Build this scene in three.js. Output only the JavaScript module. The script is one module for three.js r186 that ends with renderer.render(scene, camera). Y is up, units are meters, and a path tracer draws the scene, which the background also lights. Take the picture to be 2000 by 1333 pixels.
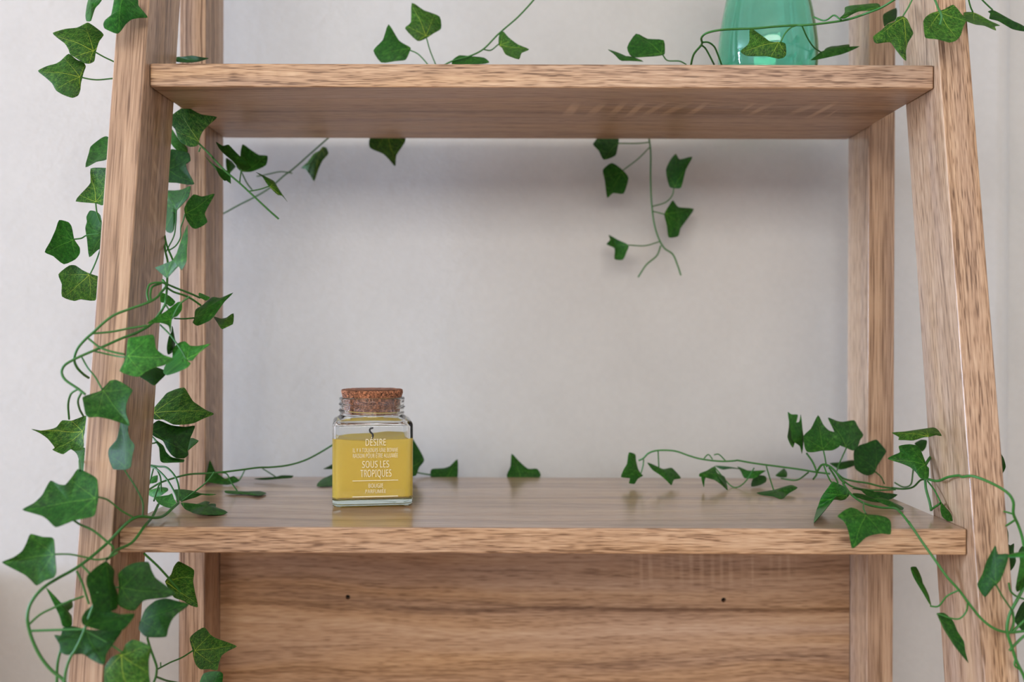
import * as THREE from 'three';
import { RoundedBoxGeometry } from 'three/addons/geometries/RoundedBoxGeometry.js';
import { mergeGeometries } from 'three/addons/utils/BufferGeometryUtils.js';
import { RectAreaLightUniformsLib } from 'three/addons/lights/RectAreaLightUniformsLib.js';

// ---------------------------------------------------------------- camera, sky, lights, exposure
const scene = new THREE.Scene();
const camera = new THREE.PerspectiveCamera(2 * Math.atan(666.5 / 1944) * 180 / Math.PI, 2000 / 1333, 0.05, 50);
camera.rotation.set(-0.0037, 0.00111, 0.00271, 'YXZ');
camera.position.set(-0.02552, 0.915, 1.1505);
camera.focus = 0.93;
camera.userData.fStop = 3.2;

scene.background = new THREE.Color(0.82, 0.92, 1.08);          // overcast sky outside the windows
scene.backgroundIntensity = 3;

RectAreaLightUniformsLib.init();
// daylight of the two windows, each light as large as its opening
function windowLight(name, colour, intensity, w, h, at, towards) {
  const l = new THREE.RectAreaLight(colour, intensity, w, h);
  l.name = name; l.position.set(...at); l.lookAt(...towards); scene.add(l);
}
const LEFT = { z0: 0.7, z1: 1.35, y0: 0.75, y1: 2.3, x: -6.5 };
const FRONT = { x0: -1.9, x1: 1.3, y0: 1.6, y1: 2.45, z: 3.6 };
windowLight('window_daylight', new THREE.Color(0.72, 0.92, 1.28), 168, 0.65, 1.55, [LEFT.x + 0.02, 1.525, 1.025], [0, 1.525, 1.025]);
windowLight('window_daylight', new THREE.Color(1.06, 0.96, 0.83), 8.9, 3.2, 0.85, [-0.3, 2.025, FRONT.z - 0.02], [-0.3, 2.025, 0]);

const renderer = new THREE.WebGLRenderer({ antialias: true });
renderer.toneMapping = THREE.LinearToneMapping;
renderer.toneMappingExposure = 0.79;
renderer.shadowMap.enabled = true;

// ---------------------------------------------------------------- small helpers
let seed = 7;
const rnd = () => { seed = (seed * 1664525 + 1013904223) >>> 0; return seed / 4294967296; };
const names = new Map();
function numbered(n) { const k = names.get(n) ?? 0; names.set(n, k + 1); return k ? n + '_' + String(k).padStart(3, '0') : n; }
function shadows(o) { o.castShadow = true; o.receiveShadow = true; return o; }
function mesh(name, geometry, material, parent) {
  const m = shadows(new THREE.Mesh(geometry, material)); m.name = name;
  (parent ?? scene).add(m); return m;
}
function thing(name, label, category, at = [0, 0, 0], group) {
  const o = new THREE.Group(); o.name = numbered(name); o.position.set(...at);
  o.userData = { label, category }; if (group) o.userData.group = group;
  scene.add(o); return o;
}
function structure(name, geometry, material) {
  const m = mesh(name, geometry, material); m.userData.kind = 'structure'; return m;
}

// value noise
const hash = (x, y, s) => { let h = Math.imul(x, 374761393) ^ Math.imul(y, 668265263) ^ Math.imul(s, 2246822519); h = Math.imul(h ^ (h >>> 13), 1274126177); return ((h ^ (h >>> 16)) >>> 0) / 4294967296; };
function noise(x, y, s) {
  const xi = Math.floor(x), yi = Math.floor(y), fx = x - xi, fy = y - yi, u = fx * fx * (3 - 2 * fx), v = fy * fy * (3 - 2 * fy);
  const a = hash(xi, yi, s), b = hash(xi + 1, yi, s), c = hash(xi, yi + 1, s), d = hash(xi + 1, yi + 1, s);
  return a + (b - a) * u + (c - a) * v + (a - b - c + d) * u * v;
}
const clamp01 = (x) => x < 0 ? 0 : x > 1 ? 1 : x;
const smooth = (a, b, x) => { const t = clamp01((x - a) / (b - a)); return t * t * (3 - 2 * t); };

// ---------------------------------------------------------------- oak laminate
// u runs along the grain, v across it, both in metres; 'edge' boards carry coarse dark pores, 'face' boards a calmer figure.
function oak(len, wid, s, o = {}) {
  const W = 2048, H = Math.max(48, Math.min(900, Math.round(wid / len * W))), px = len / W;
  const col = new Uint8Array(W * H * 4), bmp = new Uint8Array(W * H * 4);
  const pores = o.pores ?? 0.5, figure = o.figure ?? 0.6, flecks = o.flecks ?? [], warm = o.warm ?? 0;
  const fine = o.fine ?? 1;
  for (let j = 0; j < H; j++) for (let i = 0; i < W; i++) {
    const u = i * px, v = j * px;
    const wander = (noise(u * 3.1, v * 14, s) - 0.5) * 0.024 + (noise(u * 11, v * 30, s + 1) - 0.5) * 0.006 * (1 + figure);
    const w = v + wander;
    const broad = noise(u * 1.3, w * 42, s + 2), band = noise(u * 2.2, w * 120, s + 3);
    const line = noise(u * 9, w * 420, s + 4), hair = noise(u * 38, v * 1500, s + 5);
    // fibres and short pores lying along the grain
    const ww = w * 0.4 + v * 0.6, st = o.long ?? 1;
    const fib = 0.42 * noise(u * 66 * st, ww * 960 * fine, s + 6) + 0.38 * noise(u * 130 * st, v * 1330 * fine, s + 7) + 0.20 * noise(u * 26 * st, w * 520, s + 12);
    const p1 = smooth(0.44, 0.26, fib), p2 = smooth(0.60, 0.84, noise(u * 120, v * 1250, s + 13));
    let t = 0.50 + (broad - 0.5) * 0.62 * figure + (band - 0.5) * 0.42 * figure + (line - 0.5) * 0.2 + (hair - 0.5) * (0.10 + 0.14 * pores);
    // a dark heart line here and there
    const dark = smooth(0.80, 0.93, noise(u * 1.7, w * 55, s + 8)) * figure;
    t -= dark * 0.45;
    if (o.heart) { const d = v - o.heart[0] - (noise(u * 4, 7, s + 20) - 0.5) * 0.016 - (noise(u * 14, 3, s + 21) - 0.5) * 0.004; t -= 0.34 * Math.exp(-d * d / (d < 0 ? 1.2e-5 : 1.6e-6)) * (0.45 + 0.8 * noise(u * 6, 1, s + 22)); }
    t += (fib - 0.5) * (0.30 + 0.62 * pores);
    const por = (p1 * 0.40 + p2 * 0.16) * pores;
    t -= por * 0.5;
    for (const [u0, u1, v0, v1, lean, gap, force] of flecks) {      // pale medullary rays crossing the grain
      if (u < u0 || u > u1 || v < v0 || v > v1) continue;
      const x = u + (v - v0) * lean + (noise(u * 55, v * 8, s + 9) - 0.5) * gap * 0.5;
      const stripe = smooth(0.45, 0.95, 0.5 + 0.5 * Math.cos(x / gap * 6.283));
      const within = smooth(0, 0.3 + 0.4 * noise(u * 70, 5, s + 14), (v - v0) / (v1 - v0)) * smooth(0, 0.3 + 0.5 * noise(u * 80, 9, s + 15), (v1 - v) / (v1 - v0)) * smooth(0.25, 0.6, noise(u * 45, 3, s + 10));
      t += stripe * within * 0.28 * (force ?? 1);
    }
    t = clamp01(t);
    const k = (j * W + i) * 4, tone = noise(u * 4, w * 70, s + 11) - 0.5;
    // dark 118,80,58 -> mid 182,146,116 -> light 214,184,152 (sRGB)
    const a = t < 0.5 ? t * 2 : 1, b = t < 0.5 ? 0 : t * 2 - 1;
    const m = (d, e, f) => (d + (e - d) * a) + (f - e) * b;
    col[k] = Math.min(255, m(106, 176, 210) + tone * 10 + warm * 6);
    col[k + 1] = Math.min(255, m(78, 143, 182) + tone * 4);
    col[k + 2] = Math.min(255, m(57, 114, 153) - tone * 8 - warm * 8);
    col[k + 3] = 255;
    const h = Math.round(255 * clamp01(0.75 - por * 0.7 + (hair - 0.5) * 0.25));
    bmp[k] = bmp[k + 1] = bmp[k + 2] = h; bmp[k + 3] = 255;
  }
  const tex = (data, srgb) => {
    const t = new THREE.DataTexture(data, W, H); t.magFilter = THREE.LinearFilter; t.minFilter = THREE.LinearMipmapLinearFilter; t.generateMipmaps = true;
    t.wrapS = t.wrapT = THREE.MirroredRepeatWrapping; if (srgb) t.colorSpace = THREE.SRGBColorSpace;
    t.repeat.set(1 / len, 1 / (H * px)); t.needsUpdate = true; return t;
  };
  const m = new THREE.MeshPhysicalMaterial({ map: tex(col, true), bumpMap: tex(bmp, false), bumpScale: o.bump ?? 0.00018, roughness: o.rough ?? 0.48, specularIntensity: 0.9, clearcoat: o.coat ?? 0, clearcoatRoughness: 0.16 });
  m.name = 'oak_laminate'; return m;
}
// A board with softened edges; faces: [along-x sides], [top/bottom], [front/back]. 'grain' is the axis the grain follows; uv are metres.
function board(w, h, d, grain, r = 0.0012, off = 0) {
  const g = new RoundedBoxGeometry(w, h, d, 2, r);
  const p = g.attributes.position, uv = g.attributes.uv, gr = g.groups;
  for (const { start, count, materialIndex } of gr) for (let i = start; i < start + count; i++) {
    const x = p.getX(i) + w / 2, y = p.getY(i) + h / 2, z = p.getZ(i) + d / 2;
    let a, b;
    if (grain === 'x') { a = x; b = materialIndex < 2 ? y : materialIndex < 4 ? d - z : y; if (materialIndex < 2) a = z; }
    else { a = y; b = materialIndex < 2 ? z : x; if (materialIndex === 2 || materialIndex === 3) { a = z; b = x; } }
    uv.setXY(i, a + off, b);
  }
  return g;
}

// ---------------------------------------------------------------- the room
const WALL_Z = -0.06, RIGHT_X = 2.2, CEIL = 2.6;
const wallMaterial = (() => {
  const N = 512, d = new Uint8Array(N * N * 4), c = new Uint8Array(N * N * 4);
  const wrapNoise = (x, y, f, s) => { // tileable
    const xi = Math.floor(x * f), yi = Math.floor(y * f), fx = x * f - xi, fy = y * f - yi, u = fx * fx * (3 - 2 * fx), v = fy * fy * (3 - 2 * fy), q = (i, j) => hash(((i % f) + f) % f, ((j % f) + f) % f, s);
    return (q(xi, yi) * (1 - u) + q(xi + 1, yi) * u) * (1 - v) + (q(xi, yi + 1) * (1 - u) + q(xi + 1, yi + 1) * u) * v;
  };
  for (let j = 0; j < N; j++) for (let i = 0; i < N; i++) {
    const x = i / N, y = j / N, k = (j * N + i) * 4;
    const h = wrapNoise(x, y, 24, 1) * 0.45 + wrapNoise(x, y, 60, 2) * 0.35 + wrapNoise(x, y, 130, 3) * 0.2;
    d[k] = d[k + 1] = d[k + 2] = Math.round(255 * h); d[k + 3] = 255;
    const t = (wrapNoise(x, y, 5, 4) - 0.5) * 4 + (wrapNoise(x, y, 40, 5) - 0.5) * 3;
    c[k] = 201 + t; c[k + 1] = 200 + t; c[k + 2] = 197 + t; c[k + 3] = 255;
  }
  const tex = (data, srgb) => { const t = new THREE.DataTexture(data, N, N); t.magFilter = THREE.LinearFilter; t.wrapS = t.wrapT = THREE.RepeatWrapping; t.repeat.set(1 / 0.22, 1 / 0.22); if (srgb) t.colorSpace = THREE.SRGBColorSpace; t.needsUpdate = true; return t; };
  const m = new THREE.MeshStandardMaterial({ map: tex(c, true), bumpMap: tex(d, false), bumpScale: 0.00028, roughness: 0.85 });
  m.name = 'white_wall_paint'; return m;
})();
function slab(x0, x1, y0, y1, z0, z1) {
  const g = new THREE.BoxGeometry(x1 - x0, y1 - y0, z1 - z0); g.translate((x0 + x1) / 2, (y0 + y1) / 2, (z0 + z1) / 2);
  const p = g.attributes.position, n = g.attributes.normal, uv = g.attributes.uv;
  for (let i = 0; i < p.count; i++) uv.setXY(i, Math.abs(n.getX(i)) > 0.5 ? p.getZ(i) : p.getX(i), Math.abs(n.getY(i)) > 0.5 ? p.getZ(i) : p.getY(i));
  return g;
}
const T = 0.18, XL = LEFT.x, ZF = FRONT.z;
{ // the back wall ends in a rounded corner at the right; a shallow recess follows
  const XC = 0.586, R = 0.026, plan = new THREE.Shape();
  plan.moveTo(XL - T, -WALL_Z); plan.lineTo(XC - R, -WALL_Z); plan.absarc(XC - R, -WALL_Z + R, R, -Math.PI / 2, 0, false); plan.lineTo(XC, -WALL_Z + T); plan.lineTo(XL - T, -WALL_Z + T); plan.closePath();
  const g = new THREE.ExtrudeGeometry(plan, { depth: CEIL, bevelEnabled: false, curveSegments: 24 }); g.rotateX(-Math.PI / 2);
  const p = g.attributes.position, uv = g.attributes.uv; for (let i = 0; i < p.count; i++) uv.setXY(i, p.getX(i) - p.getZ(i), p.getY(i));
  structure('wall_back', g, wallMaterial);
  structure('wall_recess', slab(XC, RIGHT_X + T, 0, CEIL, WALL_Z - T, WALL_Z - 0.08), wallMaterial);
}
structure('wall_right', slab(RIGHT_X, RIGHT_X + T, 0, CEIL, WALL_Z, ZF + T), wallMaterial);
structure('wall_left', mergeGeometries([
  slab(XL - T, XL, 0, LEFT.y0, WALL_Z, ZF + T), slab(XL - T, XL, LEFT.y1, CEIL, WALL_Z, ZF + T),
  slab(XL - T, XL, LEFT.y0, LEFT.y1, WALL_Z, LEFT.z0), slab(XL - T, XL, LEFT.y0, LEFT.y1, LEFT.z1, ZF + T)]), wallMaterial);
structure('wall_front', mergeGeometries([
  slab(XL, RIGHT_X, 0, FRONT.y0, ZF, ZF + T), slab(XL, RIGHT_X, FRONT.y1, CEIL, ZF, ZF + T),
  slab(XL, FRONT.x0, FRONT.y0, FRONT.y1, ZF, ZF + T), slab(FRONT.x1, RIGHT_X, FRONT.y0, FRONT.y1, ZF, ZF + T)]), wallMaterial);
structure('ceiling', slab(XL - T, RIGHT_X + T, CEIL, CEIL + T, WALL_Z - T, ZF + T), wallMaterial);
structure('floor', slab(XL - T, RIGHT_X + T, -0.1, 0, WALL_Z - T, ZF + T), (() => { const m = oak(2.4, 1.0, 900, { pores: 0.3, figure: 0.9 }); m.color.setRGB(1.2, 1.08, 0.92); return m; })());
const whitePaint = new THREE.MeshStandardMaterial({ color: 0xe9e7e2, roughness: 0.45 }); whitePaint.name = 'white_gloss_paint';
const paneGlass = new THREE.MeshPhysicalMaterial({ color: 0xffffff, transmission: 1, roughness: 0, thickness: 0, ior: 1.5 }); paneGlass.name = 'window_glass';
function windowFrame(name, u0, u1, y0, y1, place) {           // built in a plane, u along the wall
  const w = new THREE.Group(); w.name = name; w.userData.kind = 'structure'; scene.add(w); place(w);
  const bar = (a, b, c, d) => { const g = new RoundedBoxGeometry(b - a, d - c, 0.06, 2, 0.006); g.translate((a + b) / 2, (c + d) / 2, 0); return g; };
  const um = (u0 + u1) / 2;
  mesh('window_frame', mergeGeometries([bar(u0, u0 + 0.06, y0, y1), bar(u1 - 0.06, u1, y0, y1), bar(um - 0.035, um + 0.035, y0, y1), bar(u0, u1, y0, y0 + 0.06), bar(u0, u1, y1 - 0.06, y1)]), whitePaint, w);
  for (const [a, b] of [[u0 + 0.06, um - 0.035], [um + 0.035, u1 - 0.06]]) {
    const g = new THREE.PlaneGeometry(b - a, y1 - y0 - 0.12); g.translate((a + b) / 2, (y0 + y1) / 2, 0);
    mesh('pane', g, paneGlass, w);
  }
  const sill = new RoundedBoxGeometry(u1 - u0 + 0.1, 0.03, 0.16, 2, 0.008); sill.translate(um, y0 - 0.015, 0.14);
  mesh('window_sill', sill, whitePaint, w);
}
windowFrame('window_1', -0.325, 0.325, LEFT.y0, LEFT.y1, (w) => { w.position.set(XL - 0.09, 0, 1.025); w.rotation.y = Math.PI / 2; });
windowFrame('window_2', -1.6, 1.6, FRONT.y0, FRONT.y1, (w) => { w.position.set(-0.3, 0, ZF + 0.09); w.rotation.y = Math.PI; });
for (const [side, g] of [['back', slab(XL, 0.56, 0, 0.08, WALL_Z, WALL_Z + 0.012)], ['right', slab(RIGHT_X - 0.012, RIGHT_X, 0, 0.08, WALL_Z + 0.012, ZF)]]) structure('baseboard_' + side, g, whitePaint);

// ---------------------------------------------------------------- ladder shelf
const HALF = 0.36, LEGW = 0.0288;
const shelfUnit = thing('ladder_shelf', 'pale oak ladder shelf with two boards between sloping front legs and upright rear legs', 'shelf', [0, 0, 0]);
const shelfMats = (front, top, bottom, side) => [side, side, top, bottom, front, front];
{
  const side = oak(0.75, 0.05, 11, { pores: 0.5 });
  const topFace = oak(0.75, 0.31, 21, { pores: 0.22, figure: 0.5, rough: 0.3, coat: 0.6, bump: 0.0001, flecks: [[0.43, 0.64, 0.11, 0.19, -0.3, 0.021, 0.8]] });
  const underFace = oak(0.75, 0.24, 31, { pores: 0.3, figure: 0.4, rough: 0.42, flecks: [[0.38, 0.66, 0.045, 0.13, 0.16, 0.021, 1.5]] });
  const front1 = oak(0.75, 0.03, 41, { pores: 1.0, figure: 0.4, fine: 1.4, warm: 0.4, flecks: [[0.03, 0.14, 0.002, 0.02, 0.2, 0.019, 0.25]] });
  const front2 = oak(0.75, 0.03, 51, { pores: 0.95, figure: 0.4, fine: 1.4, warm: 0.3, flecks: [[0.1, 0.35, 0.002, 0.02, 0.1, 0.022, 0.25]] });
  const upper = mesh('shelf_board', board(2 * HALF, 0.0218, 0.2353, 'x', 0.0016), shelfMats(front1, topFace, underFace, side), shelfUnit);
  upper.position.set(0, 1.16631 - 0.0109, 0.11765); upper.userData.label = 'upper oak shelf board';
  const lower = mesh('shelf_board_001', board(2 * HALF, 0.0222, 0.3058, 'x', 0.0016), shelfMats(front2, topFace, underFace, side), shelfUnit);
  lower.position.set(0, 0.75314 - 0.0111, 0.1529); lower.userData.label = 'lower, deeper oak shelf board';

  const legFront = oak(0.75, 0.03, 61, { pores: 0.55, figure: 0.4, long: 0.35 }), legFrontR = oak(0.75, 0.03, 66, { pores: 0.95, figure: 0.4, fine: 1.4, warm: 0.3 });
  const legRear = oak(0.75, 0.03, 68, { pores: 1.1, figure: 0.3, long: 0.16 });
  const legSide = oak(0.75, 0.085, 71, { pores: 0.45, figure: 0.6, rough: 0.42, flecks: [[0.3, 0.5, 0.02, 0.05, 0.5, 0.02, 0.6]] });
  const legSideR = oak(0.75, 0.085, 76, { pores: 0.6, figure: 0.35, rough: 0.34, coat: 0.6, bump: 0.0001 });
  const slope = Math.atan(0.1735), zAt = (y) => 0.2414 + 0.1735 * (1.189 - y);          // front face of the sloping legs
  for (const s of [-1, 1]) {
    const h = 1.78, depth = 0.0795;
    const a = mesh(s < 0 ? 'front_leg' : 'front_leg_001', board(LEGW, h, depth, 'y', 0.0014, s < 0 ? 0.1 : 0.4), s < 0 ? [legSide, legSide, side, side, legFront, legFront] : [legSideR, legSideR, side, side, legFrontR, legFrontR], shelfUnit);
    a.rotation.x = -slope;
    const cy = 0.875, c = Math.cos(slope), sn = Math.sin(slope);
    a.position.set(s * (HALF + 0.0006 + LEGW / 2), cy - sn * depth / 2 * 0, zAt(cy) - depth / 2 / c);
    const b = mesh(s < 0 ? 'rear_leg' : 'rear_leg_001', board(LEGW, 1.78, 0.067, 'y', 0.0014, s < 0 ? 0.25 : 0.55), s < 0 ? [legSide, legSide, side, side, legRear, legFront] : [legSideR, legSideR, side, side, legFront, legFront], shelfUnit);
    b.position.set(s * (HALF + 0.0006 + LEGW / 2), 0.89, 0.0335);
  }
  // back panel under the lower board, with two countersunk holes that show the screw heads
  const PW = 2 * HALF, PH = 0.26, PT = 0.016, top = 0.7308;
  const sh = new THREE.Shape(); sh.moveTo(-PW / 2, 0); sh.lineTo(PW / 2, 0); sh.lineTo(PW / 2, PH); sh.lineTo(-PW / 2, PH); sh.closePath();
  const holes = [[-0.2168, 0.7308 - 0.0], [0.2168, 0.7308]].map(([x]) => [x, 0]);
  const spots = [[-0.2139, 0.6170], [0.2161, 0.6150]];
  for (const [x, y] of spots) { const p = new THREE.Path(); p.absarc(x, y - (top - PH), 0.0027, 0, Math.PI * 2, true); sh.holes.push(p); }
  const pg = new THREE.ExtrudeGeometry(sh, { depth: PT, bevelEnabled: false, curveSegments: 20 });
  const puv = pg.attributes.uv, pp = pg.attributes.position;
  for (let i = 0; i < pp.count; i++) puv.setXY(i, pp.getX(i) + PW / 2, pp.getY(i));
  const panel = mesh('back_panel', pg, oak(0.75, 0.27, 81, { pores: 0.35, figure: 0.42, rough: 0.5, warm: 0.5, flecks: [[0.47, 0.61, 0.150, 0.215, 0.03, 0.0115, 0.75], [0.625, 0.70, 0.160, 0.215, 0.03, 0.0105, 0.6]], heart: [0.136, 0.002] }), shelfUnit);
  panel.position.set(0, top - PH, -0.003);
  const steel = new THREE.MeshStandardMaterial({ color: 0x17120f, roughness: 0.6, metalness: 0.4 }); steel.name = 'blackened_steel';
  for (const [x, y] of spots) {
    const g = new THREE.CylinderGeometry(0.0026, 0.0026, 0.006, 20); g.rotateX(Math.PI / 2);
    const m = mesh('screw', g, steel, panel); m.position.set(x, y - (top - PH), 0.0065);
  }
}

// a low oak cabinet beside the shelf keeps the window's light off the foot of the wall
{
  const c = thing('low_cabinet', 'low oak cabinet against the wall left of the ladder shelf', 'cabinet', [-0.895, 0, 0.16]);
  const m = oak(0.75, 0.4, 95, { pores: 0.4 });
  const body = mesh('body', board(0.42, 0.56, 0.40, 'y', 0.002), m, c); body.position.y = 0.34;
  const topb = mesh('top', board(0.46, 0.022, 0.41, 'x', 0.002), m, c); topb.position.y = 0.631;
  for (const s of [-1, 1]) {
    const d = mesh(s < 0 ? 'door' : 'door_001', board(0.2, 0.5, 0.016, 'y', 0.002), m, c); d.position.set(s * 0.103, 0.34, 0.208);
    const k = mesh('knob', new THREE.SphereGeometry(0.012, 16, 12), whitePaint, d); k.position.set(-s * 0.075, 0.1, 0.016);
    for (const q of [-1, 1]) { const l = mesh('leg', new THREE.CylinderGeometry(0.016, 0.012, 0.06, 16), m, c); l.position.set(s * 0.18, 0.03, q * 0.15); }
  }
}

// ---------------------------------------------------------------- scented candle jar
{
  const jar = thing('candle_jar', 'square glass jar of yellow candle wax closed with a cork lid', 'candle', [-0.1645, 0.7532, 0.169]);
  jar.rotation.y = 0.17;
  const S = 96;
  // a rounded square of half width a with corner radius c, at angle t; blends to a circle of radius a
  const ring = (a, c, y, k) => {
    const out = [];
    for (let i = 0; i < S; i++) {
      const t = i / S * Math.PI * 2, ct = Math.cos(t), st = Math.sin(t), q = a - c;
      // support of rounded square along the ray
      let r = a / Math.max(Math.abs(ct), Math.abs(st));
      const x = r * ct, z = r * st;
      if (Math.abs(x) > q && Math.abs(z) > q) {             // corner arc
        const cx = Math.sign(ct) * q, cz = Math.sign(st) * q, b = ct * cx + st * cz, d = cx * cx + cz * cz - c * c;
        r = b + Math.sqrt(Math.max(0, b * b - d));
      }
      const rr = r * (1 - k) + a * k;
      out.push(rr * ct, y, rr * st);
    }
    return out;
  };
  const loft = (rings, closeStart, closeEnd, flip) => {
    const pos = [], idx = [];
    for (const r of rings) pos.push(...r);
    for (let j = 0; j < rings.length - 1; j++) for (let i = 0; i < S; i++) {
      const a = j * S + i, b = j * S + (i + 1) % S, c = a + S, d = b + S;
      flip ? idx.push(a, b, c, b, d, c) : idx.push(a, c, b, b, c, d);
    }
    const cap = (j, up) => { const y = rings[j][1], n = pos.length / 3; pos.push(0, y, 0); for (let i = 0; i < S; i++) up ? idx.push(n, j * S + (i + 1) % S, j * S + i) : idx.push(n, j * S + i, j * S + (i + 1) % S); };
    if (closeStart) cap(0, false); if (closeEnd) cap(rings.length - 1, true);
    const g = new THREE.BufferGeometry(); g.setAttribute('position', new THREE.Float32BufferAttribute(pos, 3)); g.setIndex(idx);
    g.computeVertexNormals(); return g;
  };
  const A = 0.0382, rings = [];
  const out = [[0.0345, 0.004, 0.0002, 0], [0.0368, 0.006, 0.0006, 0], [0.0379, 0.0065, 0.002, 0], [A, 0.0065, 0.0045, 0], [A, 0.0065, 0.03, 0], [A, 0.0065, 0.06, 0], [A, 0.0068, 0.0775, 0], [0.0378, 0.0075, 0.0797, 0.03], [0.0371, 0.009, 0.0812, 0.1], [0.0360, 0.012, 0.0823, 0.35], [0.0338, 0.016, 0.0834, 0.75], [0.0325, 0.02, 0.0846, 1]];
  for (const r of out) rings.push(ring(...r));
  const neck = [];                                                   // threaded neck and rim
  for (let y = 0.0852; y <= 0.1016; y += 0.0004) neck.push(y);
  for (const y of neck) {
    const r = [];
    for (let i = 0; i < S; i++) {
      const t = i / S * Math.PI * 2, ph = (y - 0.0868) / 0.0062 - i / S;
      const thread = Math.pow(Math.max(0, Math.cos((ph - Math.floor(ph + 0.5)) * Math.PI * 2)), 2) * smooth(0.0866, 0.088, y) * smooth(0.0995, 0.098, y);
      const rr = 0.0314 + 0.0013 * thread + 0.0006 * smooth(0.0995, 0.1005, y);
      r.push(rr * Math.cos(t), y, rr * Math.sin(t));
    }
    rings.push(r);
  }
  for (const r of [[0.0314, 0.01, 0.1026, 1], [0.0302, 0.01, 0.1029, 1], [0.0291, 0.01, 0.1024, 1], [0.0287, 0.01, 0.1, 1], [0.0287, 0.01, 0.086, 1], [0.0297, 0.014, 0.0835, 0.8], [0.0318, 0.01, 0.0808, 0.3], [0.0345, 0.006, 0.0785, 0.05], [0.0350, 0.0045, 0.076, 0], [0.0350, 0.0042, 0.04, 0], [0.0350, 0.0042, 0.011, 0], [0.0346, 0.0045, 0.0085, 0], [0.0315, 0.005, 0.0072, 0], [0.02, 0.005, 0.0068, 0]]) rings.push(ring(...r));
  const glass = new THREE.MeshPhysicalMaterial({ color: 0xffffff, transmission: 1, roughness: 0.02, thickness: 0.004, ior: 1.5, attenuationColor: new THREE.Color(0.86, 0.95, 0.92), attenuationDistance: 0.05 }); glass.name = 'clear_glass';
  mesh('glass', loft(rings, true, true, false), glass, jar).userData.label = 'clear square glass jar with a threaded neck';
  // wax: fills the jar to two thirds, slightly dished and climbing at the corners
  const wr = [[0.025, 0.005, 0.0064, 0], [0.0340, 0.004, 0.0078, 0], [0.0353, 0.004, 0.0100, 0], [0.0354, 0.004, 0.03, 0], [0.0354, 0.004, 0.055, 0], [0.0354, 0.004, 0.0630, 0], [0.0348, 0.004, 0.0637, 0], [0.030, 0.006, 0.0622, 0.1], [0.022, 0.01, 0.0612, 0.5], [0.01, 0.005, 0.0610, 1]];
  const wg = loft(wr.map((r) => ring(...r)), true, true, false), wp = wg.attributes.position;
  for (let i = 0; i < wp.count; i++) if (wp.getY(i) > 0.06) wp.setY(i, wp.getY(i) + (noise(wp.getX(i) * 60 + 9, wp.getZ(i) * 60 + 4, 77) - 0.5) * 0.003);
  wg.computeVertexNormals();
  const wax = new THREE.MeshPhysicalMaterial({ color: new THREE.Color().setRGB(1.0, 0.73, 0.09), roughness: 0.55, sheen: 0.2 }); wax.name = 'yellow_wax';
  const waxMesh = mesh('wax', wg, wax, jar);
  const wickCurve = new THREE.CatmullRomCurve3([[0, 0.062, 0.006], [0.0006, 0.066, 0.006], [-0.002, 0.069, 0.0065], [-0.0022, 0.0715, 0.007], [0.001, 0.0727, 0.007]].map((p) => new THREE.Vector3(...p)));
  const wickMat = new THREE.MeshStandardMaterial({ color: 0x1d1712, roughness: 0.9 }); wickMat.name = 'burnt_cotton';
  mesh('wick', new THREE.TubeGeometry(wickCurve, 24, 0.0009, 8), wickMat, waxMesh).userData.label = 'burnt black wick';
  // cork
  const cs = 120, cp = [], ci = [], prof = [[0, 0.0868], [0.020, 0.0868], [0.0262, 0.0872], [0.0271, 0.0885], [0.0277, 0.094], [0.0282, 0.1005], [0.0288, 0.1042], [0.0297, 0.1064], [0.0300, 0.1084], [0.0296, 0.1098], [0.0286, 0.1104], [0.020, 0.1106], [0.010, 0.1106], [0, 0.1106]];
  const ruv = [];
  prof.forEach(([r, y], j) => { for (let i = 0; i <= cs; i++) { const t = i / cs * Math.PI * 2, e = j > 2 && j < 11 ? (noise(Math.cos(t) * 14 + 30, Math.sin(t) * 14 + y * 900, 5) - 0.5) * 0.0016 * (y < 0.102 ? 0.3 : 1) : 0; cp.push((r + e) * Math.cos(t), y + (j > 9 ? e * 0.3 : 0), (r + e) * Math.sin(t)); ruv.push(j > 9 ? 0.5 + r * Math.cos(t) * 8 : i / cs * 3, j > 9 ? 0.5 + r * Math.sin(t) * 8 : y * 16); } });
  for (let j = 0; j < prof.length - 1; j++) for (let i = 0; i < cs; i++) { const a = j * (cs + 1) + i, b = a + 1, c = a + cs + 1, d = c + 1; ci.push(a, c, b, b, c, d); }
  const cg = new THREE.BufferGeometry(); cg.setAttribute('position', new THREE.Float32BufferAttribute(cp, 3)); cg.setAttribute('uv', new THREE.Float32BufferAttribute(ruv, 2)); cg.setIndex(ci); cg.computeVertexNormals();
  const N = 256, cd = new Uint8Array(N * N * 4), cb = new Uint8Array(N * N * 4);
  for (let j = 0; j < N; j++) for (let i = 0; i < N; i++) {
    const k = (j * N + i) * 4, g1 = noise(i / 6, j / 6, 3), g2 = noise(i / 2.2, j / 2.2, 4), pit = smooth(0.70, 0.84, noise(i / 3.6, j / 2.8, 6)), lt = smooth(0.6, 0.8, noise(i / 4, j / 4, 8));
    const t = 0.62 + (g1 - 0.5) * 0.5 + (g2 - 0.5) * 0.4 - pit * 0.5 + lt * 0.25;
    cd[k] = Math.max(30, Math.min(255, 162 * t + 44)); cd[k + 1] = Math.max(18, Math.min(255, 114 * t + 24)); cd[k + 2] = Math.max(10, Math.min(255, 88 * t + 12)); cd[k + 3] = 255;
    cb[k] = cb[k + 1] = cb[k + 2] = 255 * clamp01(0.6 + (g1 - 0.5) * 0.5 - pit * 0.6); cb[k + 3] = 255;
  }
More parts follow.
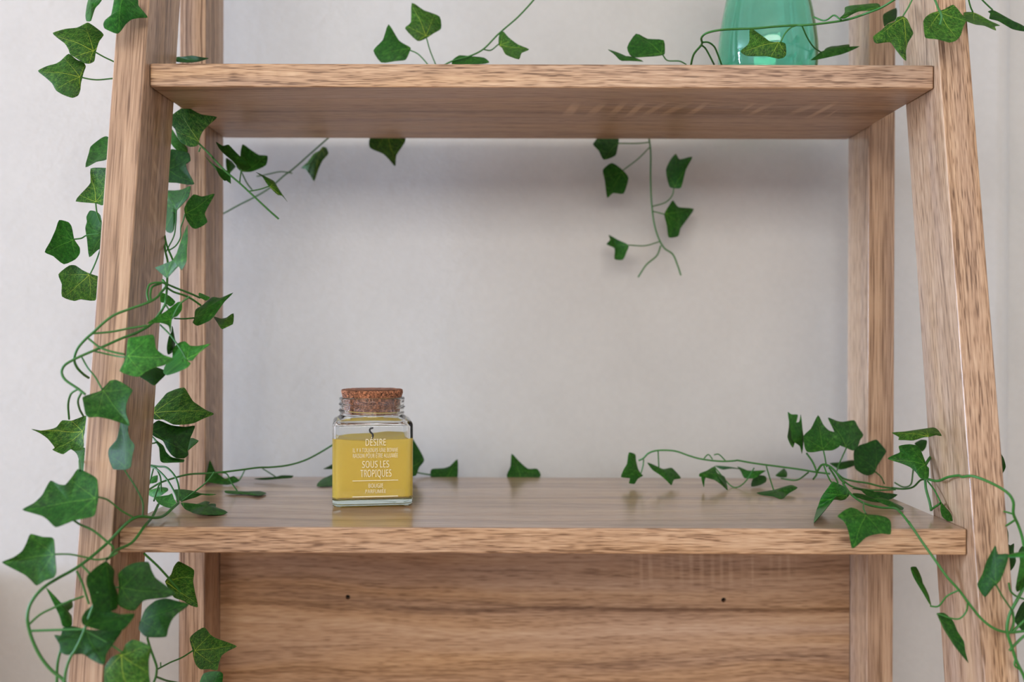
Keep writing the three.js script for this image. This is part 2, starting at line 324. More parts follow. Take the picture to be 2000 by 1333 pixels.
  const ct = (d, s) => { const t = new THREE.DataTexture(d, N, N); t.magFilter = THREE.LinearFilter; t.wrapS = t.wrapT = THREE.RepeatWrapping; if (s) t.colorSpace = THREE.SRGBColorSpace; t.needsUpdate = true; return t; };
  const cork = new THREE.MeshStandardMaterial({ map: ct(cd, true), bumpMap: ct(cb, false), bumpScale: 0.0006, roughness: 0.9 }); cork.name = 'agglomerate_cork';
  mesh('cork_lid', cg, cork, jar);
  // printed lettering on the front of the glass
  const cv = document.createElement('canvas'); cv.width = 1024; cv.height = 1224; const c2 = cv.getContext('2d');
  c2.fillStyle = '#000'; c2.fillRect(0, 0, 1024, 1224); c2.fillStyle = '#fff'; c2.textAlign = 'left'; c2.textBaseline = 'alphabetic';
  const line = (text, x0, x1, y0, y1, font = 'sans-serif') => {          // stretched to fill its box, in print millimetres
    c2.save(); c2.font = '100px ' + font; const w = c2.measureText(text).width; c2.translate(x0, y1); c2.scale((x1 - x0) / w, (y1 - y0) / 72); c2.fillText(text, 0, 0); c2.restore();
  };
  line('DÉSIRE', 310, 720, 55, 185); line('IL Y A TOUJOURS UNE BONNE', 72, 950, 232, 310); line('RAISON POUR ÊTRE ALLUMÉE', 72, 950, 340, 420);
  line('SOUS LES', 250, 782, 482, 612); line('TROPIQUES', 222, 828, 655, 792);
  c2.fillRect(70, 858, 882, 14); line('BOUGIE', 370, 668, 925, 1005); line('PARFUMÉE', 310, 720, 1040, 1110); c2.fillRect(70, 1166, 882, 20);
  const pm = new THREE.MeshStandardMaterial({ color: 0xf3e8c6, opacity: 0.88, roughness: 0.6, transparent: true, alphaMap: new THREE.CanvasTexture(cv) }); pm.name = 'cream_print';
  const print = mesh('lettering', new THREE.PlaneGeometry(0.0499, 0.0597), pm, jar); print.position.set(0.0022, 0.0378, A + 0.00025);
  print.userData.label = 'cream lettering printed on the jar front';
}

// ---------------------------------------------------------------- green vase
{
  const v = thing('glass_vase', 'rounded sea-green glass vase on the upper shelf', 'vase', [0.2372, 1.1665, 0.118]);
  const outer = [[0, 0.0004], [0.030, 0.0004], [0.0375, 0.0015], [0.0425, 0.006], [0.0468, 0.015], [0.0497, 0.027], [0.0508, 0.040], [0.0505, 0.052], [0.0488, 0.067], [0.0462, 0.082], [0.0432, 0.097], [0.0395, 0.115], [0.0355, 0.133], [0.0325, 0.150], [0.031, 0.166], [0.0325, 0.180], [0.0355, 0.190]];
  const inner = [[0.0335, 0.190], [0.0302, 0.180], [0.0285, 0.166], [0.030, 0.150], [0.033, 0.133], [0.037, 0.115], [0.0407, 0.097], [0.0437, 0.082], [0.0462, 0.067], [0.0478, 0.052], [0.0480, 0.040], [0.0468, 0.028], [0.0435, 0.017], [0.038, 0.0105], [0.028, 0.008], [0, 0.0072]];
  const prof = [...outer, ...inner].map(([x, y]) => new THREE.Vector2(x, y));
  const g = new THREE.LatheGeometry(prof, 96), p = g.attributes.position;
  for (let i = 0; i < p.count; i++) {                       // hand-blown unevenness
    const x = p.getX(i), y = p.getY(i), z = p.getZ(i), r = Math.hypot(x, z); if (r < 0.02) continue;
    const t = Math.atan2(z, x), e = 1 + 0.006 * Math.sin(t * 7 + y * 18) * smooth(0.005, 0.03, y) + 0.004 * (noise(Math.cos(t) * 4 + 8, y * 30 + Math.sin(t) * 4, 12) - 0.5);
    p.setX(i, x * e); p.setZ(i, z * e);
  }
  g.computeVertexNormals();
  const m = new THREE.MeshPhysicalMaterial({ color: 0xffffff, transmission: 1, roughness: 0.03, thickness: 0.004, ior: 1.5, attenuationColor: new THREE.Color(0.15, 0.70, 0.47), attenuationDistance: 0.0065 }); m.name = 'sea_green_glass';
  mesh('body', g, m, v);
}

// ---------------------------------------------------------------- artificial ivy
// leaf print: mottled green with pale palmate veins and a fine net of veinlets; u across the leaf, v from the stalk (0.15) to the tip (1)
function leafPrint(s, veinAlpha, netAlpha, base, vein) {
  const N = 512, cv = document.createElement('canvas'); cv.width = cv.height = N; const c = cv.getContext('2d'); seed = s;
  c.fillStyle = `rgb(${base})`; c.fillRect(0, 0, N, N);
  for (let i = 0; i < 900; i++) { const d = rnd(); c.fillStyle = d < 0.5 ? `rgba(6,26,6,${0.16})` : `rgba(110,160,60,${0.10})`; c.beginPath(); c.arc(rnd() * N, rnd() * N, 3 + rnd() * 14, 0, 7); c.fill(); }
  const M = 26, q = []; for (let j = 0; j <= M; j++) for (let i = 0; i <= M; i++) q.push([(i + (rnd() - 0.5) * 0.9) * N / M, (j + (rnd() - 0.5) * 0.9) * N / M]);
  c.lineCap = 'round';
  for (let j = 0; j <= M; j++) for (let i = 0; i <= M; i++) for (const [di, dj] of [[1, 0], [0, 1], [1, 1]]) {
    if (i + di > M || j + dj > M || rnd() < 0.34) continue;
    const a = q[j * (M + 1) + i], b = q[(j + dj) * (M + 1) + i + di];
    c.strokeStyle = `rgba(${vein},${netAlpha * (0.35 + rnd() * 0.65)})`; c.lineWidth = 1.2 + rnd() * 1.6; c.beginPath(); c.moveTo(...a); c.lineTo(...b); c.stroke();
  }
  const O = [N / 2, N * 0.85 - N * 0.06];
  const ray = (a, len, w) => {
    let x = O[0], y = O[1], t = a; const n = 16, side = [];
    for (let i = 0; i < n; i++) {
      const nx = x + Math.sin(t) * len * N / n, ny = y - Math.cos(t) * len * N / n; c.lineWidth = w * (1 - i / n * 0.75);
      c.strokeStyle = `rgba(${vein},${veinAlpha})`; c.beginPath(); c.moveTo(x, y); c.lineTo(nx, ny); c.stroke();
      if (i % 3 === 2 && i < 14) side.push([nx, ny, t]); x = nx; y = ny; t += (rnd() - 0.5) * 0.12;
    }
    for (const [sx, sy, st] of side) for (const k of [-1, 1]) { c.lineWidth = w * 0.32; c.strokeStyle = `rgba(${vein},${veinAlpha * 0.6})`; c.beginPath(); c.moveTo(sx, sy); c.quadraticCurveTo(sx + Math.sin(st + k * 0.8) * 24, sy - Math.cos(st + k * 0.8) * 24, sx + Math.sin(st + k * 0.6) * 58, sy - Math.cos(st + k * 0.6) * 58); c.stroke(); }
  };
  ray(0, 0.72, 7); ray(0.85, 0.48, 5.5); ray(-0.85, 0.48, 5.5); ray(1.75, 0.36, 4.5); ray(-1.75, 0.36, 4.5);
  const t = new THREE.CanvasTexture(cv); t.colorSpace = THREE.SRGBColorSpace; return t;
}
const calm = leafPrint(101, 0.5, 0.28, '28,78,18', '104,150,48'), veined = leafPrint(202, 0.75, 0.5, '34,78,18', '156,176,58');
function leafMaterial(map, r, g, b, rough) {
  const m = new THREE.MeshPhysicalMaterial({ map, bumpMap: map, bumpScale: 0.0005, roughness: rough, color: new THREE.Color().setRGB(r, g, b), specularIntensity: 0.35 }); m.name = 'ivy_leaf_fabric'; return m;
}
const leafLooks = [leafMaterial(calm, 0.92, 0.95, 0.9, 0.5), leafMaterial(calm, 0.54, 0.62, 0.46, 0.55), leafMaterial(calm, 1.5, 1.6, 1.7, 0.55), leafMaterial(veined, 1, 1, 1, 0.5), leafMaterial(calm, 0.9, 1.15, 1.25, 0.36)];
const stemGreen = new THREE.MeshStandardMaterial({ color: 0x2c6a22, roughness: 0.5 }); stemGreen.name = 'ivy_stem_plastic';
const stemDark = new THREE.MeshStandardMaterial({ color: 0x275a20, roughness: 0.5 }); stemDark.name = 'ivy_stem_plastic_dark';

function points(flat, g) { const r = []; for (let i = 0; i < flat.length; i += 3) r.push(new THREE.Vector3(flat[i], flat[i + 1], flat[i + 2]).multiplyScalar(1e-4).sub(g.position)); return r; }
function tube(list, radius) {
  const c = new THREE.CatmullRomCurve3(list, false, 'centripetal');
  return new THREE.TubeGeometry(c, Math.max(6, list.length * 5), radius, 7);
}
// a leaf from its outline (tenths of a millimetre): a thin cupped sheet with two faces and a rim; 'tip' is the outline point the midrib runs to
function leaf(g, look, tip, cup, flat, stalk) {
  const o = points(flat, g), n = o.length, curve = new THREE.CatmullRomCurve3(o, true, 'catmullrom', 0.32), K = n * 3, rim = [];
  for (let i = 0; i < K; i++) rim.push(curve.getPoint(i / K));
  const base = o[0], end = o[tip], axis = end.clone().sub(base), L = axis.length(); axis.normalize();
  const N = new THREE.Vector3(); for (let i = 0; i < K; i++) N.add(rim[i].clone().cross(rim[(i + 1) % K])); N.normalize(); if (N.z < 0) N.negate();
  const across = new THREE.Vector3().crossVectors(axis, N).normalize();
  const mid = new THREE.Vector3(); let area = 0;
  for (let i = 0; i < K; i++) { const a = rim[i].clone().sub(o[0]), b = rim[(i + 1) % K].clone().sub(o[0]), w = a.clone().cross(b).dot(N); area += w; mid.addScaledVector(a.add(b), w / 3); }
  mid.multiplyScalar(1 / (area || 1)).add(o[0]);
  let half = 0.004; for (const p of rim) half = Math.max(half, Math.abs(p.clone().sub(base).dot(across)));
  const steps = [0.28, 0.55, 0.78, 0.93, 1], pos = [], uv = [], idx = [], thick = 0.00022;
  const fold = 0.16 * (hash(Math.round(base.x * 1e4), Math.round(base.y * 1e4), 3) - 0.6);
  const put = (p, side, t) => {
    const d = p.clone().sub(base), s = d.dot(across);
    const wave = cup * L * 0.5 * (1 - t * t) + fold * L * Math.abs(s) / half + 0.03 * L * Math.sin(s / half * 5 + L * 400) * t * 0.4;
    const q = p.clone().addScaledVector(N, wave + side * thick * (t < 1 ? 1 : 0.35));
    pos.push(q.x, q.y, q.z); uv.push(0.5 + 0.46 * s / half, 0.17 + 0.81 * d.dot(axis) / L);
  };
  for (const side of [1, -1]) {
    const s0 = pos.length / 3; put(mid, side, 0);
    for (const t of steps) for (const p of rim) put(mid.clone().lerp(p, t), side, t);
    const tri = (a, b, c) => side > 0 === area > 0 ? idx.push(a, b, c) : idx.push(a, c, b);
    for (let i = 0; i < K; i++) tri(s0, s0 + 1 + i, s0 + 1 + (i + 1) % K);
    for (let r = 0; r < steps.length - 1; r++) for (let i = 0; i < K; i++) { const a = s0 + 1 + r * K + i, b = s0 + 1 + r * K + (i + 1) % K; tri(a, a + K, b); tri(b, a + K, b + K); }
  }
  const f = 1 + (steps.length - 1) * K, h = 1 + steps.length * K;
  for (let i = 0; i < K; i++) { const a = f + i, b = f + (i + 1) % K, c = a + h, d = b + h; area > 0 ? idx.push(a, c, b, b, c, d) : idx.push(a, b, c, b, d, c); }
  const geo = new THREE.BufferGeometry(); geo.setAttribute('position', new THREE.Float32BufferAttribute(pos, 3)); geo.setAttribute('uv', new THREE.Float32BufferAttribute(uv, 2)); geo.setIndex(idx); geo.computeVertexNormals();
  const m = mesh('leaf', geo, leafLooks[look], g);
  if (stalk) mesh('leaf_stalk', tube(points(stalk, g), 0.00072), look === 1 ? stemDark : stemGreen, m);
}
function stem(g, r, flat) { mesh('stem', tube(points(flat, g), 0.0009 * r), stemGreen, g); }
function ivy(label, at) { return thing('ivy_garland', label, 'ivy', at, 'artificial ivy on the shelf'); }
const legIvy = ivy('long artificial ivy garland winding down the left front leg, past both boards to the floor', [-0.38, 0.7, 0.3]);
const cornerIvy = ivy('thin ivy sprig with one leaf hanging behind the upper board, beside the left rear leg', [-0.2, 1.1, -0.02]);
const deskIvy = ivy('ivy sprig on the left end of the lower board, stem running behind the jar', [-0.3, 0.76, 0.1]);
const rearIvy = ivy('two ivy leaves peeping over the rear of the lower board, right of the jar', [-0.05, 0.75, -0.014]);
const hangingIvy = ivy('short ivy strand of five leaves hanging behind the middle of the upper board', [0.13, 1.15, -0.016]);
const rightIvy = ivy('leafy ivy garland on the right end of the lower board, one leaf over its edge', [0.25, 0.76, 0.12]);
const rightLegIvy = ivy('ivy garland climbing round the right front leg from beside the lower board downwards', [0.38, 0.75, 0.3]);
const topRightIvy = ivy('ivy strand on the upper board trailing in front of the green vase', [0.25, 1.18, 0.19]);
const topIvy = ivy('ivy sprigs on the middle of the upper board, one leaf hanging down behind it', [-0.05, 1.17, 0.09]);
const topLeftIvy = ivy('single flat ivy leaf lying on the left end of the upper board', [-0.3, 1.17, 0.15]);

{ const g = legIvy;
leaf(g, 3, 10, 0.09, [-4220,11844,2065, -4212,11909,2042, -4202,11966,2021, -4176,12033,1995, -4202,12072,1985, -4291,12141,1976, -4339,12167,1974, -4367,12145,1986, -4423,12097,2010, -4522,12075,2033, -4628,12028,2065, -4569,11971,2075, -4508,11926,2081, -4465,11864,2096, -4444,11816,2109, -4377,11772,2114, -4310,11731,2117, -4262,11726,2112, -4222,11756,2095], [-4220,11844,2065, -4166,11816,2010, -4089,11784,1955, -4026,11751,1900]);
leaf(g, 3, 9, 0.14, [-4376,11621,1999, -4366,11675,1987, -4349,11730,1976, -4374,11772,1968, -4442,11799,1965, -4524,11860,1955, -4587,11789,1971, -4634,11757,1979, -4719,11733,1987, -4801,11686,1999, -4730,11625,2009, -4652,11556,2020, -4609,11487,2033, -4541,11446,2039, -4451,11416,2043, -4396,11440,2036, -4379,11497,2024, -4382,11567,2010], [-4376,11621,1999, -4320,11613,1974, -4250,11612,1949, -4112,11632,1925, -4026,11647,1900]);
leaf(g, 4, 5, 0.13, [-4154,12384,2059, -4126,12317,2127, -4137,12260,2169, -4173,12218,2187, -4132,12038,2350, -4207,12064,2300, -4248,12136,2220, -4277,12260,2103, -4290,12353,2021, -4302,12436,1950], null);
leaf(g, 4, 9, 0.14, [-3775,12242,2515, -3662,12222,2493, -3644,12157,2521, -3590,12097,2537, -3549,12044,2553, -3620,12023,2584, -3671,11997,2612, -3706,11935,2654, -3726,11860,2700, -3748,11817,2729, -3794,11832,2734, -3863,11877,2731, -3884,11924,2712, -3880,11965,2689, -3840,12010,2654, -3840,12076,2619, -3845,12167,2573, -3848,12217,2549], [-3775,12242,2515, -3765,12279,2567, -3703,12329,2620]);
leaf(g, 0, 6, -0.12, [-4061,10946,2012, -4107,11045,1896, -4218,11094,1816, -4271,11064,1830, -4333,10979,1899, -4319,10906,1978, -4265,10731,2177, -4179,10788,2142, -4095,10806,2148, -4037,10865,2103], null);
leaf(g, 3, 4, -0.10, [-4212,10411,2077, -4424,10431,2016, -4360,10538,1986, -4313,10626,1960, -4343,10773,1890, -4205,10767,1926, -4084,10735,1970, -4070,10514,2068, -4130,10388,2108], [-4212,10411,2077, -4216,10326,2039, -4200,10241,2000]);
leaf(g, 0, 8, -0.10, [-4173,10139,2001, -4238,10317,1907, -4307,10361,1867, -4369,10370,1844, -4394,10309,1861, -4376,10254,1889, -4381,10193,1912, -4339,10077,1973, -4281,9902,2065, -4205,9966,2062, -4120,10017,2069], null);
leaf(g, 4, 6, -0.12, [-4441,10074,2021, -4485,10192,1979, -4518,10237,1977, -4586,10248,2026, -4588,10154,2091, -4596,10030,2184, -4607,9929,2266, -4542,9894,2232, -4456,9814,2213, -4390,9866,2120, -4372,9928,2062, -4386,9994,2029], [-4441,10074,2021, -4359,10082,2047, -4303,10105,2074, -4171,10116,2100]);
leaf(g, 3, 6, -0.13, [-4313,9749,1959, -4393,9788,1953, -4469,9840,1942, -4531,9840,1949, -4615,9753,1989, -4562,9649,2022, -4536,9525,2065, -4427,9490,2066, -4368,9507,2054, -4244,9497,2044, -4174,9599,1999, -4215,9717,1960], [-4313,9749,1959, -4262,9845,1972, -4218,9947,1986, -4186,10023,2000]);
leaf(g, 3, 12, 0.09, [-3406,11083,1541, -3428,11055,1544, -3497,11050,1537, -3587,11093,1519, -3631,11151,1503, -3660,11234,1485, -3716,11293,1468, -3731,11340,1458, -3677,11398,1453, -3564,11471,1452, -3492,11434,1467, -3396,11385,1487, -3232,11354,1511, -3308,11278,1516, -3373,11204,1523, -3398,11135,1533], null);
leaf(g, 2, 4, 0.08, [-3666,11068,1107, -3752,11105,1127, -3837,11192,1066, -3894,11297,952, -3918,11377,850, -3847,11292,918, -3762,11195,994, -3694,11161,986], null);
leaf(g, 1, 8, -0.07, [-3830,10877,1269, -3824,11023,1222, -3808,11099,1201, -3718,11080,1229, -3609,11051,1264, -3573,10958,1304, -3613,10929,1304, -3591,10856,1333, -3493,10702,1409, -3572,10697,1392, -3699,10722,1353, -3812,10738,1320], null);
leaf(g, 0, 10, 0.10, [-3679,10427,1394, -3680,10355,1423, -3677,10225,1481, -3716,10193,1464, -3794,10235,1387, -3848,10468,1248, -3836,10564,1217, -3883,10672,1150, -3762,10660,1233, -3654,10659,1314, -3537,10682,1394, -3539,10568,1441, -3607,10491,1421], [-3679,10427,1394, -3667,10308,1445, -3666,10167,1497, -3698,10058,1548, -3713,9990,1600]);
leaf(g, 0, 8, -0.06, [-3544,10375,1543, -3526,10327,1565, -3457,10234,1605, -3412,10214,1608, -3354,10243,1581, -3314,10291,1548, -3355,10380,1506, -3336,10465,1457, -3293,10600,1377, -3365,10579,1400, -3417,10566,1417, -3495,10588,1418, -3537,10520,1462, -3560,10434,1513], [-3544,10375,1543, -3552,10318,1554, -3576,10238,1566, -3577,10137,1577, -3618,10055,1589, -3691,10001,1600]);
leaf(g, 0, 6, -0.08, [-3447,11021,1215, -3395,10972,1235, -3326,10888,1289, -3251,10767,1390, -3192,10712,1413, -3163,10746,1334, -3134,10709,1359, -3187,10819,1253, -3260,10863,1261, -3353,10932,1251], null);
leaf(g, 1, 8, -0.16, [-3057,10871,1261, -3007,10895,1164, -2993,10928,1104, -3055,10997,1102, -3112,11047,1115, -3171,11107,1121, -3223,11159,1126, -3260,11131,1209, -3320,11155,1261, -3271,11073,1299, -3213,11014,1293, -3144,10959,1270, -3098,10906,1274], [-3057,10871,1261, -3060,10816,1274, -3064,10754,1287, -3061,10722,1300]);
leaf(g, 2, 4, -0.15, [-3264,10974,504, -3176,10976,469, -3120,11002,434, -3025,11071,361, -3024,11184,301, -3114,11186,334, -3195,11239,337, -3293,11303,340, -3303,11212,392, -3299,11131,433, -3323,11031,496], [-3264,10974,504, -3213,10853,452, -3170,10788,400]);
leaf(g, 2, 4, 0.16, [-3418,10972,414, -3405,11042,289, -3400,11087,216, -3450,11145,215, -3502,11169,265, -3455,11023,401], null);
leaf(g, 3, 4, 0.15, [-2776,10702,1242, -2713,10640,1253, -2675,10610,1252, -2645,10607,1222, -2587,10544,1242, -2659,10641,1193, -2707,10716,1148, -2749,10788,1101, -2811,10817,1129, -2922,10855,1201, -2856,10807,1191, -2810,10742,1226], [-2776,10702,1242, -2859,10667,1271, -2971,10640,1300]);
leaf(g, 0, 6, 0.08, [-3230,9649,2958, -3366,9743,2802, -3262,9763,2888, -3175,9809,2951, -3106,9894,2983, -3058,9980,2995, -3049,10107,2958, -3014,9990,3032, -3005,9878,3082, -2976,9773,3148, -3030,9700,3124, -3079,9744,3062, -3134,9703,3026, -3190,9662,2990], null);
leaf(g, 0, 5, 0.08, [-3150,9318,2480, -3163,9397,2392, -3094,9443,2392, -3024,9514,2367, -2923,9503,2445, -2798,9552,2480, -2863,9470,2520, -2887,9408,2568, -2927,9338,2612, -2975,9293,2626, -3082,9247,2599, -3153,9279,2518], [-3150,9318,2480, -3189,9307,2640, -3218,9307,2800]);
leaf(g, 2, 2, 0.09, [-3139,9514,2372, -3161,9559,2302, -3012,9507,2456, -3046,9479,2470], null);
leaf(g, 3, 4, 0.10, [-3027,9337,2305, -2950,9317,2352, -2887,9321,2358, -2831,9349,2322, -2802,9265,2466, -2867,9203,2558, -2948,9265,2438], null);
leaf(g, 2, 5, -0.09, [-3138,9298,3098, -3099,9170,3252, -3132,9226,3197, -3162,9247,3191, -3211,9261,3212, -3282,9256,3278, -3244,9315,3161, -3205,9356,3071, -3179,9394,2999, -3153,9433,2926, -3124,9434,2903, -3100,9374,2965, -3112,9321,3047], [-3138,9298,3098, -3066,9427,3099, -2987,9488,3100]);
leaf(g, 2, 2, 0.09, [-3411,9542,2590, -3321,9510,2631, -3239,9455,2717, -3258,9415,2791, -3319,9446,2745, -3370,9461,2726], null);
leaf(g, 1, 5, 0.13, [-3198,9239,2927, -3188,9228,2903, -3153,9115,2927, -3143,9056,2969, -3146,9012,3047, -3161,8999,3132, -3176,9057,3109, -3189,9145,3029, -3188,9190,2957], null);
leaf(g, 2, 8, 0.07, [-3388,8989,3451, -3391,9060,3426, -3395,9137,3398, -3326,9152,3392, -3202,9170,3383, -3172,9103,3407, -3151,9046,3426, -3081,8997,3443, -3001,8969,3451, -3072,8920,3470, -3153,8899,3479, -3218,8865,3493, -3268,8826,3508, -3339,8837,3505, -3427,8871,3494, -3408,8927,3474], [-3388,8989,3451, -3429,8981,3401, -3542,8994,3350, -3720,9029,3300]);
leaf(g, 2, 13, 0.14, [-2957,8951,3260, -2911,8931,3314, -2933,8896,3334, -3028,8855,3307, -3121,8828,3268, -3168,8848,3215, -3175,8904,3154, -3127,8969,3124, -3158,9041,3032, -3123,9093,3007, -3054,9112,3035, -2971,9072,3131, -2885,9070,3193, -2763,9089,3260, -2854,9016,3268, -2902,8952,3299], [-2957,8951,3260, -3014,9030,3220, -3079,9102,3180, -3136,9160,3140, -3238,9248,3100]);
leaf(g, 1, 6, 0.13, [-3319,8884,2978, -3222,8863,3018, -3199,8828,3084, -3215,8787,3164, -3237,8747,3244, -3330,8784,3170, -3410,8814,3110, -3374,8856,3031], null);
leaf(g, 0, 10, -0.11, [-3604,8723,3406, -3616,8706,3412, -3713,8669,3424, -3745,8648,3432, -3730,8602,3450, -3698,8515,3485, -3663,8492,3494, -3595,8496,3494, -3496,8480,3503, -3417,8457,3513, -3334,8431,3525, -3344,8471,3510, -3373,8530,3486, -3378,8603,3457, -3365,8656,3436, -3346,8710,3416, -3415,8757,3396, -3490,8791,3382, -3545,8784,3383, -3574,8750,3396], [-3604,8723,3406, -3674,8818,3370, -3745,8885,3335, -3816,8982,3300]);
leaf(g, 1, 7, -0.09, [-3438,8055,3354, -3350,8089,3422, -3336,8168,3422, -3313,8265,3427, -3377,8313,3368, -3418,8379,3326, -3410,8413,3328, -3510,8448,3243, -3525,8377,3241, -3543,8286,3239, -3625,8209,3184, -3631,8160,3186, -3605,8100,3214, -3560,8049,3257, -3519,8047,3290], [-3438,8055,3354, -3344,7894,3336, -3300,7777,3318, -3307,7673,3300]);
leaf(g, 3, 11, -0.15, [-4048,8310,2694, -4051,8268,2721, -4032,8171,2783, -4109,8157,2794, -4142,8170,2786, -4197,8133,2811, -4244,8143,2806, -4302,8167,2791, -4286,8184,2780, -4365,8254,2737, -4444,8296,2711, -4524,8326,2694, -4435,8314,2700, -4349,8324,2691, -4303,8346,2677, -4279,8406,2638, -4200,8403,2639, -4141,8432,2620, -4086,8453,2605], null);
leaf(g, 0, 4, 0.06, [-4066,8156,2651, -4244,8131,2505, -4160,8098,2609, -4090,8044,2718, -4034,7973,2828, -3963,7981,2890], null);
leaf(g, 3, 10, 0.10, [-3698,8418,2035, -3697,8455,1994, -3632,8541,1896, -3606,8579,1854, -3532,8614,1816, -3457,8630,1800, -3408,8586,1846, -3336,8517,1922, -3287,8493,1950, -3193,8450,1998, -3102,8417,2035, -3178,8371,2088, -3250,8321,2147, -3336,8306,2165, -3439,8306,2165, -3557,8356,2107, -3629,8355,2108, -3680,8382,2077], null);
leaf(g, 1, 9, 0.14, [-3677,8270,2136, -3658,8320,2117, -3607,8358,2095, -3492,8312,2087, -3368,8297,2068, -3282,8309,2048, -3299,8226,2076, -3309,8194,2087, -3323,8080,2124, -3312,8036,2136, -3346,8005,2151, -3413,8007,2164, -3465,8039,2164, -3514,8103,2155, -3551,8166,2142, -3615,8199,2145, -3661,8231,2144], null);
leaf(g, 0, 2, 0.06, [-3349,8065,2044, -3391,8168,1834, -3281,8145,1926, -3312,8099,1997], null);
leaf(g, 2, 7, -0.12, [-3783,8168,1772, -3720,8130,1797, -3658,8092,1821, -3605,8040,1893, -3545,7998,1932, -3480,7971,1927, -3432,7971,1872, -3424,7942,1937, -3482,7951,1981, -3568,7975,2019, -3612,8000,2006, -3697,8101,1842], [-3783,8168,1772, -3727,8118,1815, -3766,8109,1857, -3797,8107,1900]);
leaf(g, 0, 11, -0.07, [-3506,7888,3704, -3539,7997,3614, -3611,8035,3576, -3725,8069,3535, -3756,8014,3573, -3794,7956,3613, -3854,7959,3604, -3926,7982,3576, -3950,7925,3617, -3967,7882,3648, -4023,7832,3681, -4106,7789,3704, -4003,7764,3738, -3911,7742,3768, -3838,7707,3806, -3753,7659,3858, -3681,7684,3847, -3625,7708,3834, -3496,7735,3830, -3471,7756,3816, -3491,7823,3758], [-3506,7888,3704, -3475,7849,3603, -3405,7746,3501, -3345,7672,3400]);
leaf(g, 0, 8, -0.15, [-3804,7457,3796, -3819,7561,3773, -3841,7583,3768, -3912,7586,3765, -4009,7607,3757, -4034,7544,3770, -4067,7480,3782, -4132,7431,3791, -4219,7394,3796, -4131,7350,3808, -4024,7303,3822, -3972,7264,3833, -3925,7224,3843, -3862,7261,3837, -3794,7284,3834, -3776,7332,3824], [-3804,7457,3796, -3705,7448,3757, -3605,7417,3718, -3528,7389,3678, -3441,7400,3639, -3394,7431,3600]);
leaf(g, 4, 8, 0.09, [-4003,7133,3517, -3941,7085,3541, -3877,7034,3570, -3843,7016,3535, -3827,7024,3438, -3784,6978,3517, -3785,6961,3609, -3746,6931,3622, -3703,6885,3719, -3740,6900,3799, -3804,6957,3714, -3897,7038,3620], null);
leaf(g, 1, 7, 0.09, [-3432,7391,3738, -3461,7370,3826, -3483,7329,3927, -3471,7275,3963, -3447,7214,3974, -3423,7147,3994, -3390,7077,3996, -3334,7042,3898, -3304,7051,3814, -3318,7134,3757, -3362,7231,3751, -3375,7308,3698, -3402,7352,3712], [-3432,7391,3738, -3379,7433,3850]);
leaf(g, 1, 8, 0.07, [-3325,7191,3756, -3334,7292,3733, -3273,7346,3720, -3211,7373,3712, -3105,7381,3708, -3076,7322,3720, -3039,7260,3733, -2961,7205,3744, -2883,7143,3756, -2954,7112,3764, -3042,7105,3768, -3122,7090,3773, -3180,7021,3790, -3246,7029,3790, -3314,7067,3783], [-3325,7191,3756, -3408,7190,3753, -3441,7181,3750]);
leaf(g, 1, 8, 0.14, [-3210,6883,3624, -3203,6837,3664, -3123,6793,3724, -3031,6794,3752, -2944,6807,3768, -2942,6856,3727, -2933,6917,3680, -2901,6959,3654, -2819,7026,3624, -2934,7039,3580, -3020,7047,3548, -3108,7028,3539, -3182,6967,3565], [-3210,6883,3624, -3155,6821,3637, -3138,6767,3650]);
leaf(g, 3, 8, 0.15, [-3344,6974,2672, -3301,7021,2633, -3289,7076,2587, -3258,7116,2555, -3178,7089,2581, -3096,7051,2618, -3082,6970,2689, -3046,6894,2758, -2994,6795,2850, -3066,6805,2837, -3131,6834,2808, -3222,6855,2784, -3287,6914,2728], null);
leaf(g, 3, 5, 0.15, [-3246,6727,3891, -3325,6689,3875, -3387,6612,3861, -3397,6546,3857, -3381,6416,3856, -3189,6381,3891, -3016,6442,3927, -3023,6571,3929, -3022,6685,3933, -2999,6783,3941, -3081,6818,3926, -3158,6830,3912, -3211,6794,3900], [-3246,6727,3891, -3349,6800,3896, -3524,6897,3900]);
leaf(g, 1, 7, -0.08, [-3488,6973,4021, -3528,7010,3956, -3528,7047,3890, -3493,7074,3840, -3406,7062,3855, -3328,7039,3888, -3246,7022,3912, -3142,7023,3902, -3155,6979,3983, -3180,6948,4041, -3259,6941,4060, -3364,6950,4052], null);
leaf(g, 1, 10, 0.12, [-3578,6864,3760, -3693,6877,3722, -3767,6861,3722, -3760,6810,3774, -3813,6808,3765, -3741,6756,3834, -3710,6715,3883, -3649,6700,3912, -3534,6719,3919, -3450,6694,3965, -3333,6672,4017, -3335,6730,3954, -3306,6780,3908, -3263,6881,3814, -3414,6860,3801], null);
leaf(g, 3, 7, -0.09, [-3146,6306,2516, -3180,6413,2493, -3125,6469,2473, -3058,6501,2458, -3003,6441,2467, -2949,6407,2470, -2861,6376,2468, -2759,6332,2468, -2829,6297,2484, -2887,6258,2500, -2907,6193,2518, -2916,6136,2533, -2981,6146,2538, -3066,6149,2546, -3111,6191,2540, -3138,6257,2527], [-3146,6306,2516, -3189,6296,2677, -3237,6305,2839, -3290,6300,3000]);
leaf(g, 4, 5, 0.11, [-2956,5955,2617, -3081,5932,2553, -3117,5988,2438, -3108,6049,2355, -3030,6075,2377, -2923,6090,2435, -2884,6082,2478, -2867,6034,2566, -2833,5979,2681], null);
stem(g, 1.10, [-3419,11091,1500, -3287,10956,1475, -3293,10956,1450, -3174,10828,1425, -3033,10707,1400, -2951,10629,1375, -2838,10521,1350, -2740,10428,1325, -2660,10357,1300]);
stem(g, 0.80, [-3419,11007,1500, -3403,11052,1500]);
